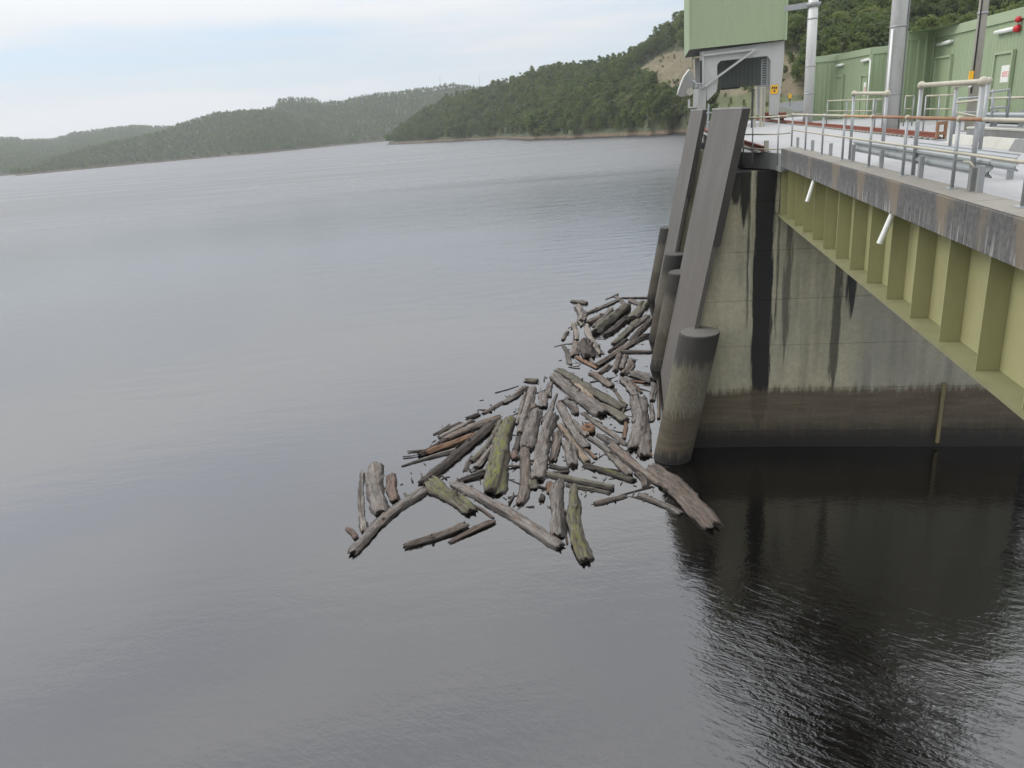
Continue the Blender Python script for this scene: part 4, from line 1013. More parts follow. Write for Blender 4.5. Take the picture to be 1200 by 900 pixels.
def door(parent, x0, y0, x1, y1, A, B, sign=None):
    d, (p0, p1, nn, zb, zt) = wall_panel('door', x0, y0, x1, y1, A, B, .045, .03, M['clad'], parent, 11.85)
    u = (p1 - p0) / np.linalg.norm(p1 - p0)
    for a_, b_ in ((p0 + (0, 0, zb), p0 + (0, 0, zt + .09)), (p1 + (0, 0, zb), p1 + (0, 0, zt + .09)), (p0 + (0, 0, zt + .04), p1 + (0, 0, zt + .04))):
        f = MB(); f.bar(a_ + nn * .05, b_ + nn * .05, .12, .14, nn); f.build('door_frame', M['clad_light'], d)
    if sign:
        s_, (q0, q1, n3, z0, z1) = wall_panel('notice', *sign, A, B, .08, .015, M['white'], d)
        uu = q1 - q0; k = np.linalg.norm(uu); uu = uu / k; hgt = z1 - z0
        # boxed red print in the middle of the notice
        mb = MB()
        def q(fx0, fx1, fz0, fz1): 
            a_ = q0 + uu * k * fx0 + n3 * .0155; b_ = q0 + uu * k * fx1 + n3 * .0155
            mb.hexa([a_ + (0, 0, z0 + hgt * fz0), b_ + (0, 0, z0 + hgt * fz0), b_ + n3 * .004 + (0, 0, z0 + hgt * fz0), a_ + n3 * .004 + (0, 0, z0 + hgt * fz0), a_ + (0, 0, z0 + hgt * fz1), b_ + (0, 0, z0 + hgt * fz1), b_ + n3 * .004 + (0, 0, z0 + hgt * fz1), a_ + n3 * .004 + (0, 0, z0 + hgt * fz1)])
        q(.14, .80, .60, .635); q(.14, .80, .34, .375); q(.14, .20, .375, .60); q(.74, .80, .375, .60)
        for fx in (.26, .40, .54): q(fx, fx + .09, .50, .57); q(fx, fx + .09, .41, .47)
        mb.build('red_print', M['red_print'], None, origin=np.zeros(3)) if False else None
        o = mb.build('red_print', M['red_print'], d); o.parent = d
    return d
door(sh1, 1168.5, 64, 1189.5, 61, G1, H1, (1174.5, 77, 1184, 96))
door(sh1, 1097.8, 69, 1116.5, 67, G1, H1)
door(sh3, 1010.5, 89.2, 1018, 88.2, B3, C3, (1012.6, 96.5, 1017, 112))
door(sh3, 981, 90, 989, 89, B3, C3)
def strip_light(label, x0, y0, x1, y1, A, B):
    p0 = wall_pt(x0, y0, A, B, .16); p1 = wall_pt(x1, y1, A, B, .16)
    t = thing('strip_light', p0, label, 'light', 'white strip lights above the shed doors')
    mb = MB(); mb.tube([p0, p1], .10, 12); mb.build('diffuser', M['white'], t, True)
    A_ = np.array(A); B_ = np.array(B); d = B_ - A_; nn = np.array([d[1], -d[0], 0.0]); nn /= np.linalg.norm(nn)
    if nn[:2] @ np.array([-1.0, -.6]) < 0: nn = -nn
    mb = MB(); mb.bar(p0 - nn * .1 + (0, 0, .03), p1 - nn * .1 + (0, 0, .03), .14, .12); mb.build('mounting', M['white'], t)
    return t
strip_light('white strip light ending at the red alarm bell, nearest shed', 1166.5, 38.5, 1189, 33.5, G1, H1)
strip_light('white strip light over the blank door right of the thick pole', 1098.5, 52.5, 1114, 48.5, G1, H1)
strip_light('white strip light beside the white downpipe on the farthest shed', 1009.5, 71.8, 1018.5, 69.5, B3, C3)
strip_light('smallest white strip light over the left door of the farthest shed', 980, 77.3, 987.5, 75.8, B3, C3)
p = wall_pt(1192.3, 33.4, G1, H1, .14); t = thing('alarm_bell', p, 'round red alarm bell with a red beacon above it', 'alarm')
_, (q0, q1, nA_, _, _) = wall_panel('backing', 1191, 30, 1194, 36, G1, H1, .06, .06, M['black'], t)
mb = MB(); mb.tube([p - nA_ * .05, p + nA_ * .12], [.17, .13], 16); mb.build('bell', M['red'], t, True)
p2 = wall_pt(1194, 22.5, G1, H1, .14); mb = MB(); mb.tube([p2 - nA_ * .08 - (0, 0, 0), p2 + nA_ * .10], .12, 14); mb.build('beacon', M['red'], t, True)
mb = MB(); mb.bar(p + (0, 0, .1), p2 - (0, 0, .08), .05, .05); mb.build('bracket', M['galv'], t)
p0 = wall_pt(1020, 71, B3, C3, .15); t = thing('downpipe', (p0[0], p0[1], 11.8), 'thin white downpipe on the farthest shed', 'pipe')
mb = MB(); mb.tube([p0, (p0[0], p0[1], 11.8)], .05, 8); mb.build('pipe', M['white'], t, True)
mb = MB(); mb.tube([p0, wall_pt(1018.6, 70, B3, C3, .12)], .05, 8); mb.build('elbow', M['white'], t, True)

# ------------------------------------------------------------------ poles
def pole(label, x0, y0, x1, y1, s, r0, r1, m_, top_z, bands, zb=11.8):
    nb, _ = on_s(x1, y1, s); b = P(s, nb, zb); t_ = np.array([b[0], b[1], top_z])
    t = thing('utility_pole', b, label, 'pole', 'poles along the crane rail')
    mb = MB(); mb.tube([b, b * .5 + t_ * .5, t_], [r0, (r0 + r1) / 2, r1], 20); mb.build('shaft', m_, t, True)
    for z in bands:
        rr = r0 + (r1 - r0) * (z - zb) / (top_z - zb)
        mb = MB(); mb.tube([(b[0], b[1], z - .04), (b[0], b[1], z + .04)], rr + .025, 20); mb.build('band', M['galv'], t, True)
    mb = MB(); mb.tube([(b[0], b[1], zb), (b[0], b[1], zb + .05)], r0 + .14, 12); mb.build('base_plate', M['grey_conc'], t)
    return t, b
pt, pb = pole('slim grey steel pole left of the green sheds', 951, 0, 946.5, 138, 58, .335, .325, M['pole'], 21.3, (13.8, 15.6, 18.6))
mb = MB(); mb.tube([(pb[0], pb[1], on_s(948, 9, 58)[1]), (pb[0], pb[1], on_s(948, 4, 58)[1])], [.40, .52], 16); mb.build('cap', M['galv'], pt, True)
ztop_ = on_s(948, 5, 58)[1]
arm = np.array([pb[0], pb[1], ztop_ - .05]); mb = MB(); mb.bar(arm - NV * .3, arm - NV * 1.75 + DV * .5, .3, .35); mb.build('arm', M['galv'], pt)
pt, pb = pole('thick grey steel pole with a conduit in front of the sheds', 1057, 0, 1042.5, 148, 38.2, .335, .32, M['pole'], 26, (13.4, 16.2, 19.3))
mb = MB(); mb.tube([(pb[0] + .345, pb[1] - .15, 11.8), (pb[0] + .335, pb[1] - .15, 26)], .04, 8); mb.build('conduit', M['galv'], pt, True)
mb = MB(); mb.tube([(pb[0] - .36, pb[1] - .22, 11.8), (pb[0] - .36, pb[1] - .22, 16.1)], .05, 8); mb.build('conduit', M['white'], pt, True)
pt, pb = pole('weathered timber pole with a yellow tag before the nearest shed', 1150, 0, 1137, 138, 33, .17, .15, M['wood_pole'], 24, (16,))
mb = MB(); mb.tube([(pb[0] - .15, pb[1] - .1, 13.2), (pb[0] - .15, pb[1] - .1, 20)], .03, 6); mb.build('conduit', M['black'], pt, True)
n0, z0 = on_s(1136, 83.5, 32.7); n1, z1 = on_s(1140, 93, 32.7)
mb = MB(); mb.snbox(32.66, 32.72, n0, n1, z1, z0); mb.build('yellow_tag', M['yellow'], pt)
n0, z0 = on_s(1136.3, 101, 32.7); mb = MB(); mb.ball(P(32.65, n0, z0), .06, 8); mb.build('white_knob', M['white'], pt, True)

# ------------------------------------------------------------------ right side of the bridge: kerb blocks, platform, barriers
for (x0, x1, y0, y1, lab) in ((1105, 1138, 168, 171.2, 'left white sloping kerb block on the far deck edge'), (1146, 1182.5, 171.5, 176, 'right white sloping kerb block on the far deck edge')):
    qa = at(x0, y0, 11.86); qb = at(x1, y1, 11.86); sa, sb = qa @ DV, qb @ DV; n0 = 9.1
    t = thing('kerb_block', P((sa + sb) / 2, n0, 11.86), lab, 'kerb block', 'white sloping kerb blocks')
    mb = MB(); mb.prism([P(sa, n0, 11.862), P(sa, n0 + .34, 11.862), P(sa, n0 + .34, 12.11), P(sa, n0 + .15, 12.11)], DV * (sb - sa)); recalc(mb.build('block', M['pale_conc'], t))
    mb = MB(); mb.snbox(sb - .03, sb - .004, n0 + .1, n0 + .3, 11.9, 12.1); mb.build('end_plate', M['grey_conc'], t)
mb = MB(); mb.prism([P(21.6, 9.0, 11.864), P(21.6, 9.4, 11.864), P(21.6, 9.4, 12.14), P(21.6, 9.12, 12.14)], DV * -6); o = recalc(mb.build('kerb_block', M['apron'])); tag(o, 'brown grey sloping block at the right end of the kerb', 'kerb block', 'white sloping kerb blocks')
pf = thing('walkway', P(24, 9.8, 11.86), 'raised grey concrete walkway behind the white kerb blocks', 'walkway')
mb = MB(); mb.snbox(10, 27.0, 9.95, 11.0, 11.80, 12.22); mb.build('slab', M['apron'], pf)
mb = MB(); mb.snbox(10, 27.0, 9.93, 10.1, 12.222, 12.27); mb.build('lip', M['pale_conc'], pf)
bar3 = thing('crash_barrier', P(24, 10.9, 12.1), 'pale steel crash barrier behind the raised walkway at right', 'barrier', 'crash barriers on the bridge deck')
for a_, b_ in ((27.6, 23.6), (23.5, 17)):
    w_beam(MB(), P(a_, 10.7, 12.50), P(b_, 10.7, 12.50), .31).build('barrier_beam', M['galv_light'], bar3)
for s in (27.2, 25.4, 23.4, 21.0, 18.6):
    mb = MB(); mb.snbox(s - .06, s + .06, 10.76, 10.88, 11.8, 12.7); mb.build('barrier_post', M['galv'], bar3)
# plain railings before the sheds
def px_railing(label, s_fun, xs, ytop, ymid, m_, zb=11.8, r=.035):
    pts = []
    for x in xs:
        s = s_fun(x); n, zt = on_s(x, ytop(x), s); _, zm = on_s(x, ymid(x), s); pts.append((P(s, n, zb), P(s, n, zt), P(s, n, zm)))
    t = thing('guard_railing', pts[0][0], label, 'railing', 'pipe railings before the green sheds')
    for b, a_, c in pts:
        mb = MB(); mb.tube([b, a_], r, 8); mb.build('post', M['galv'], t, True)
    for (b0, a0, c0), (b1, a1, c1) in zip(pts, pts[1:]):
        mb = MB(); mb.tube([a0, a1], r * 1.05, 8); mb.build('top_rail', m_, t, True)
        mb = MB(); mb.tube([c0, c1], r * .85, 8); mb.build('mid_rail', m_, t, True)
    return t
px_railing('cream railing in front of the farthest shed', lambda x: 50 - (x - 970) * .10, (970, 993, 1024), lambda x: 118.2 - (x - 970) * .035, lambda x: 129.8, M['cream'])
px_railing('cream railing stretch just left of the thick steel pole', lambda x: 43, (1024.5, 1027, 1036, 1054), lambda x: 116.6, lambda x: 133.5, M['cream'])
px_railing('short railing stub just right of the thick steel pole', lambda x: 42, (1061.5, 1071.5), lambda x: 112.5, lambda x: 127.5, M['cream'])
px_railing('cream railing before the blank door of the nearest shed', lambda x: 36 - (x - 1085) * .02, (1085.5, 1101.5, 1119), lambda x: 112.4 - (x - 1085) * .03, lambda x: 127.6, M['cream'])
px_railing('yellowish railing running right before the signed door', lambda x: 28 - (x - 1120) * .02, (1120, 1165, 1215), lambda x: 120.6 if x < 1130 else 115 - (x - 1165) * .02, lambda x: 131 if x < 1130 else 139.5, M['cream'])
px_railing('pale double railing stub behind the larger pipe frame', lambda x: 30, (1122.5, 1157), lambda x: 115.5 - (x - 1122) * .06, lambda x: 131.5, M['galv_light'])
t = thing('bent_pipe_rail', P(24, *on_s(1162, 150, 24)), 'dark bent pipe handrail in front of the signed door', 'handrail')
for (pp) in ([(1160, 108), (1183, 104.8), (1183.5, 112), (1180, 140)], [(1160, 126.5), (1178, 125.5), (1180.5, 128), (1179, 139)], [(1163.5, 104), (1161.5, 148)]):
    mb = MB(); mb.tube([P(24, *on_s(x, y, 24)) for x, y in pp], .03, 8); mb.build('pipe', M['galv'], t, True)
# small bits on the deck
t = thing('junction_box', P(11.9, 4.97, 12), 'small box fixed to the railing post foot', 'box')
mb = MB(); mb.snbox(12.72, 12.80, 4.83, 4.92, 12.01, 12.36); mb.build('cover', M['apron'], t)
mb = MB(); mb.tube([P(12.76, 4.87, 12.36), P(12.85, 4.84, 12.44), P(13.0, 4.80, 12.44)], .018, 6); mb.build('cable', M['cream'], t, True)

# ------------------------------------------------------------------ road and fence on the bank behind the gantry
t = thing('steel_fence', P(84, 14, 11.8), 'grey picket fence at the end of the dam crest', 'fence')
q0, q1 = P(82, on_s(913, 125, 82)[0], 11.8), P(82, on_s(956, 125, 82)[0], 11.8)
for i in range(26):
    b = q0 + (q1 - q0) * i / 25; mb = MB(); mb.bar(b, b + (0, 0, 1.55), .05, .05); mb.build('picket', M['galv_light'], t)
for z in (.3, 1.5):
    mb = MB(); mb.bar(q0 + (0, 0, z), q1 + (0, 0, z), .06, .06); mb.build('fence_rail', M['cream'], t)
qa = [at(918, 124, 12.3), at(990, 130, 12.3), at(990, 118, 13.0), at(930, 119, 13.0)]
A_, B_ = P(95, 14, 12.35), P(95, 30, 12.35)
mb = MB(); mb.add([P(86, 15, 12.32), P(86, 40, 12.32), P(110, 40, 13.1), P(110, 16, 13.1)], [(0, 1, 2, 3)])
M['asphalt'] = concrete('asphalt', (0.13, 0.13, 0.13), (0.09, 0.09, 0.09), 0.1, 0.3)
struct(mb.build('road', M['asphalt']))
n0, zt = on_s(926, 110, 100); t = thing('marker_post', P(100, n0, 12.7), 'small yellow marker post beside the road behind the gantry', 'post')
mb = MB(); mb.snbox(100, 100.1, n0 - .06, n0 + .06, 12.6, zt - .5); mb.build('stem', M['black'], t)
mb = MB(); mb.snbox(99.96, 100.02, n0 - .16, n0 + .16, zt - .5, zt); mb.build('plate', M['yellow'], t)
# radio masts on the far ridge
for (x, y0, y1, lab) in ((515, 88, 100, 'left hair-thin radio mast on the far ridge'), (561, 86, 100, 'right hair-thin radio mast on the far ridge')):
    a_, e0 = azel(x, y0); _, e1 = azel(x, y1); d = 2240; b = np.array([d * math.sin(a_), d * math.cos(a_), H + d * e1 - 8]); tp = H + d * e0
    t = thing('radio_mast', b, lab, 'mast', 'radio masts on the far ridge')
    mb = MB(); mb.tube([b, (b[0], b[1], tp)], [.5, .25], 6); mb.build('mast', M['galv_light'], t)
# ------------------------------------------------------------------ driftwood jam
ZONE = {'A': (400, 340, 2.6087), 'B': (630, 335, 7.5), 'C': (460, 430, 6.0), 'D': (640, 430, 7.5), 'E': (400, 520, 6.0), 'F': (560, 530, 6.431), 'G': (680, 500, 6.428)}
TINT = {'g': (0.255, 0.236, 0.215), 'p': (0.36, 0.33, 0.285), 'b': (0.225, 0.19, 0.16), 'o': (0.29, 0.175, 0.105), 'd': (0.085, 0.07, 0.058), 'n': (0.185, 0.175, 0.14), 'm': (0.185, 0.17, 0.125), 'r': (0.235, 0.168, 0.135), 'w': (0.43, 0.36, 0.27)}
LOGS = [
 # zone, x1, y1, x2, y2, width, kind, label
 ('E', 138, 195, 160, 620, 72, 'p', 'slim pale grey log standing leftmost in the jam'),
 ('E', 238, 130, 275, 475, 112, 'g', 'short thick log with dark sawn end near the left tip'),
 ('E', 343, 215, 380, 395, 66, 'r', 'small reddish brown log right of the thick sawn log'),
 ('E', 45, 590, 108, 660, 42, 'r', 'tiny pinkish chunk by the far left end of the twisted log'),
 ('E', 75, 758, 590, 315, 95, 'g', 'long twisted grey log forming the lower left edge of the jam'),
 ('C', 200, 812, 715, 385, 72, 'd', 'long dark split log running up from the twisted log'),
 ('E', 635, 248, 915, 470, 112, 'm', 'stubby log with yellow moss at the inner corner of the long grey log'),
 ('E', 800, 262, 1540, 715, 90, 'g', 'very long straight grey log at the lower middle of the jam'),
 ('E', 450, 712, 880, 560, 92, 'b', 'pointed brown green log with a split open tip at the bottom'),
 ('E', 760, 688, 1065, 535, 62, 'r', 'reddish brown log tucked beside the pointed split log'),
 ('E', 845, 252, 1018, 185, 72, 'd', 'short nearly black log left of the big mossy log'),
 ('C', 62, 692, 447, 580, 46, 'g', 'thin grey log with a twig end at the left edge'),
 ('C', 190, 612, 375, 512, 58, 'd', 'dark brown log end above the thin grey log'),
 ('C', 250, 602, 580, 472, 66, 'o', 'orange brown stripped log in the left bundle'),
 ('C', 370, 502, 748, 345, 76, 'b', 'thick brown log topmost of the left bundle'),
 ('C', 330, 497, 565, 372, 50, 'g', 'grey log between the dark chunk and thick brown log'),
 ('C', 328, 472, 478, 385, 44, 'd', 'dark thin log on the outer edge of the left bundle'),
 ('C', 522, 358, 608, 328, 40, 'd', 'dark chunk poking out above the left bundle'),
 ('C', 640, 322, 786, 238, 42, 'b', 'lower half of the straight thin pair at the upper left edge'),
 ('C', 780, 248, 943, 138, 46, 'g', 'upper half of the straight thin pair at the upper left edge'),
 ('C', 725, 182, 885, 132, 14, 'd', 'thin twig floating off the upper left edge'),
 ('C', 938, 88, 1022, 92, 58, 'n', 'blunt grey stub alone at the upper corner of the fan'),
 ('C', 975, 140, 892, 462, 66, 'g', 'rough grey log below the blunt stub'),
 ('C', 938, 175, 868, 405, 30, 'p', 'slender pale log left of the rough grey log below the stub'),
 ('C', 762, 378, 545, 655, 58, 'n', 'crooked greenish grey log left of the big mossy log'),
 ('C', 712, 538, 585, 702, 56, 'g', 'short grey log in the gap left of the big mossy log'),
 ('C', 562, 622, 508, 735, 38, 'p', 'half sunken whitish log near the short dark log'),
 ('C', 828, 345, 712, 868, 138, 'M', 'biggest mossy log with bright green top and split lower end'),
 ('C', 692, 588, 702, 655, 32, 'b', 'little brown stub touching the left side of the mossy log'),
 ('C', 882, 490, 872, 585, 56, 'd', 'short dark brown block right of the big mossy log'),
 ('C', 862, 588, 860, 642, 56, 'r', 'reddish stump just under the short dark block'),
 ('C', 1008, 300, 948, 565, 104, 'g', 'broad knobbly grey log in the middle of the fan'),
 ('C', 938, 560, 893, 960, 70, 'b', 'narrow brown log with an orange worn lower end'),
 ('C', 1132, 325, 1010, 782, 98, 'g', 'long straight grey log right of the narrow orange ended log'),
 ('C', 1040, 175, 1052, 275, 68, 'g', 'small grey block high in the fan below the blunt stub'),
 ('C', 1160, 180, 1068, 385, 54, 'g', 'log tapering to a sharp point at its upper end'),
 ('C', 1104, 110, 1088, 205, 48, 'g', 'small upright grey log under the hollow rough log'),
 ('C', 978, 258, 995, 292, 52, 'b', 'tiny brown lump above the broad knobbly log'),
 ('D', 92, 565, 58, 815, 80, 'b', 'brown grey log with a ragged yellow brown lower end'),
 ('D', 178, 650, 242, 855, 100, 'g', 'short wide grey log beside the pale beige pole'),
 ('D', 110, 495, 362, 835, 62, 'w', 'smooth pale beige pole lying diagonally mid jam'),
 ('G', 22, 285, 405, 402, 52, 'K', 'dark log with vivid green moss at the end of the beige pole'),
 ('D', 30, 868, 200, 895, 56, 'd', 'dark brown rounded log just above the long greenish log'),
 ('F', 515, 155, 1025, 262, 58, 'n', 'long greenish grey log crossing above the yellow mossed log'),
 ('F', 670, 240, 1000, 302, 44, 'n', 'greenish half sunk log directly below the crossing log'),
 ('F', 612, 215, 588, 628, 92, 'g', 'upright slate grey log left of the yellow mossed log'),
 ('F', 718, 232, 812, 808, 112, 'Y', 'upright log with yellow moss at the bottom front of the jam'),
 ('F', 655, 535, 672, 695, 18, 'o', 'thin orange sliver between the two upright front logs'),
 ('F', 418, 202, 412, 268, 66, 'n', 'squat stub below the long straight grey log'),
 ('F', 478, 318, 482, 362, 48, 'd', 'small dark chunk left of the slate grey log'),
 ('F', 535, 218, 540, 305, 50, 'o', 'splintered orange bark chip near the slate grey log'),
 ('G', 115, 575, 345, 515, 52, 'b', 'brown log with an orange tip pointing left below the big logs'),
 ('G', 300, 515, 545, 450, 18, 'd', 'thin dark branch running right from the orange tipped log'),
 ('G', 230, 135, 640, 430, 82, 'b', 'long brown log leading into the big log at lower right'),
 ('G', 520, 315, 1005, 735, 142, 'b', 'biggest grey brown log ending rightmost beside the pier'),
 ('G', 445, 505, 760, 650, 62, 'g', 'grey log half hidden along the lower side of the biggest log'),
 ('G', 745, 440, 775, 470, 34, 'O', 'bright orange knot on the upper side of the biggest log'),
 ('D', 785, 235, 762, 705, 112, 'g', 'left of the two thick upright logs beside the column'),
 ('D', 858, 255, 858, 775, 92, 'g', 'right of the two thick upright logs beside the column'),
 ('D', 885, 768, 930, 775, 42, 'O', 'bright orange sawn log end at the foot of the column'),
 ('D', 978, 98, 988, 455, 26, 'w', 'thin bare stick leaning against the column'),
 ('D', 930, 130, 938, 290, 52, 'g', 'dim grey log behind the thin bare stick'),
 ('D', 920, 320, 930, 480, 50, 'p', 'whitish half sunken log left of the thin bare stick'),
 ('D', 702, 475, 690, 625, 38, 'O', 'short orange stripped log left of the two thick upright logs'),
 ('D', 668, 88, 785, 245, 76, 'g', 'short round grey log with a dark end above the upright pair'),
 ('D', 748, 105, 835, 225, 34, 'O', 'bright orange stripped branch above the upright pair'),
 ('D', 770, 122, 875, 132, 34, 'O', 'flat orange slab beneath the slanting grey log by the column'),
 ('D', 758, 45, 940, 112, 96, 'g', 'slanting grey log with a black end touching the rear column'),
 ('B', 825, 645, 758, 768, 72, 'b', 'stubby brown log pointing up at the right above the orange wood'),
 ('B', 770, 605, 742, 725, 42, 'g', 'narrow grey log left of the stubby brown log'),
 ('B', 718, 595, 683, 745, 50, 'b', 'small log with a yellow worn lower end'),
 ('B', 622, 688, 540, 765, 50, 'b', 'short brown log under the lower end of the long dark pole'),
 ('B', 652, 698, 602, 748, 22, 'g', 'thin grey splinter beside the short brown log'),
 ('B', 508, 695, 965, 428, 66, 'b', 'long smooth dark pole reaching up right to the columns'),
 ('B', 738, 575, 1010, 572, 46, 'g', 'level grey log meeting the middle column'),
 ('B', 632, 575, 790, 465, 36, 'd', 'lower dark splinter of the jumble above the long dark pole'),
 ('B', 668, 505, 905, 295, 62, 'n', 'cracked greenish log in the upper right jumble'),
 ('B', 848, 272, 938, 135, 84, 'n', 'thick greenish stump standing against the rear column'),
 ('B', 760, 425, 965, 255, 58, 'g', 'grey log beside the cracked greenish log'),
 ('B', 828, 482, 985, 288, 58, 'd', 'dark log pressed against the columns in the jumble'),
 ('B', 870, 475, 985, 425, 52, 'd', 'dark broken log above the level grey log'),
 ('B', 498, 398, 785, 172, 100, 'n', 'thickest log of the upper group with a green black end'),
 ('B', 578, 430, 800, 280, 70, 'd', 'dark wet log right of the thickest upper log'),
 ('B', 425, 245, 705, 118, 52, 'g', 'long grey log along the top left of the upper group'),
 ('B', 445, 322, 570, 255, 74, 'b', 'stubby brown log under the long grey top log'),
 ('B', 498, 355, 650, 195, 46, 'g', 'thin grey log on the back of the thickest upper log'),
 ('B', 600, 118, 705, 72, 30, 'p', 'pale sliver at the very top of the upper group'),
 ('B', 672, 82, 770, 165, 38, 'p', 'pale branch crossing the top of the upper group'),
 ('B', 735, 103, 975, 104, 22, 'b', 'thin level pole behind the upper group reaching the column'),
 ('B', 815, 118, 890, 155, 50, 'g', 'grey block under the thin level pole'),
 ('B', 300, 128, 432, 150, 44, 'n', 'flat lens shaped log alone at the top left'),
 ('B', 360, 172, 388, 302, 74, 'g', 'upright grey log below the flat lens shaped log'),
 ('B', 320, 325, 334, 475, 54, 'p', 'pale log left in the left upper column of logs'),
 ('B', 378, 308, 388, 355, 60, 'p', 'pale stump under the upright grey log at the top'),
 ('B', 435, 335, 545, 605, 68, 'p', 'long pale log on the right of the left upper column'),
 ('B', 268, 395, 222, 472, 38, 'n', 'small dark log outermost on the left upper edge'),
 ('B', 222, 515, 300, 690, 52, 'p', 'pale curved log at the left edge above the long diagonals'),
 ('B', 322, 485, 338, 605, 80, 'b', 'brown hollow ended log left of the dark forked stump'),
 ('B', 425, 465, 440, 612, 112, 'd', 'dark forked stump in the left upper column'),
 ('B', 338, 618, 525, 722, 40, 'O', 'orange stripped branch below the dark forked stump'),
 ('B', 468, 635, 482, 685, 34, 'g', 'little grey stub above the orange stripped branch'),
 ('D', 108, 18, 690, 350, 92, 'n', 'longest diagonal log with a round black end at mid right'),
 ('D', 60, 62, 485, 400, 108, 'g', 'hollow rough dark grey log left of the diagonal beige log'),
 ('D', 215, 85, 405, 290, 66, 'w', 'beige barkless log between the two long diagonals'),
 ('D', 388, 275, 700, 462, 96, 'n', 'thick diagonal log with a reddish dark end'),
 ('D', 385, 45, 582, 165, 66, 'b', 'short diagonal log with a reddish brown end up top'),
 ('D', 590, 190, 715, 335, 24, 'w', 'thin orange edged sliver along the longest diagonal'),
 ('D', 188, 292, 270, 412, 50, 'd', 'small dark wedge below the hollow rough log'),
 ('D', 105, 315, 362, 692, 86, 'g', 'straight grey log running down beside the beige pole'),
 ('D', 235, 465, 365, 602, 58, 'g', 'grey log ending at the orange ring shaped stump'),
 ('D', 318, 405, 690, 690, 56, 'p', 'long pale half sunken log under the diagonals'),
 ('D', 455, 590, 605, 655, 40, 'g', 'curved grey branch right of the orange ring stump'),
 ('D', 375, 618, 565, 755, 50, 'g', 'pale grey log under the curved branch'),
 ('D', 338, 718, 445, 802, 42, 'o', 'ragged brown bark piece right of the beige pole'),
 ('E', 935, 432, 1075, 522, 24, 'r', 'thin pinkish root end under the very long grey log'),
 ('A', 800, 470, 880, 565, 26, 'p', 'pale drifting log just left of the long brown log'),
 ('A', 780, 440, 845, 470, 18, 'g', 'small grey branch above the long brown log'),
 ('A', 690, 335, 720, 375, 22, 'g', 'small grey wedge left of the straight log by the ring stump'),
 ('A', 800, 545, 852, 553, 10, 'd', 'thin dark twig above the vivid green mossed end'),
 ('A', 905, 555, 935, 600, 22, 'b', 'short brown splinter against the lower side of the long brown log'),
]
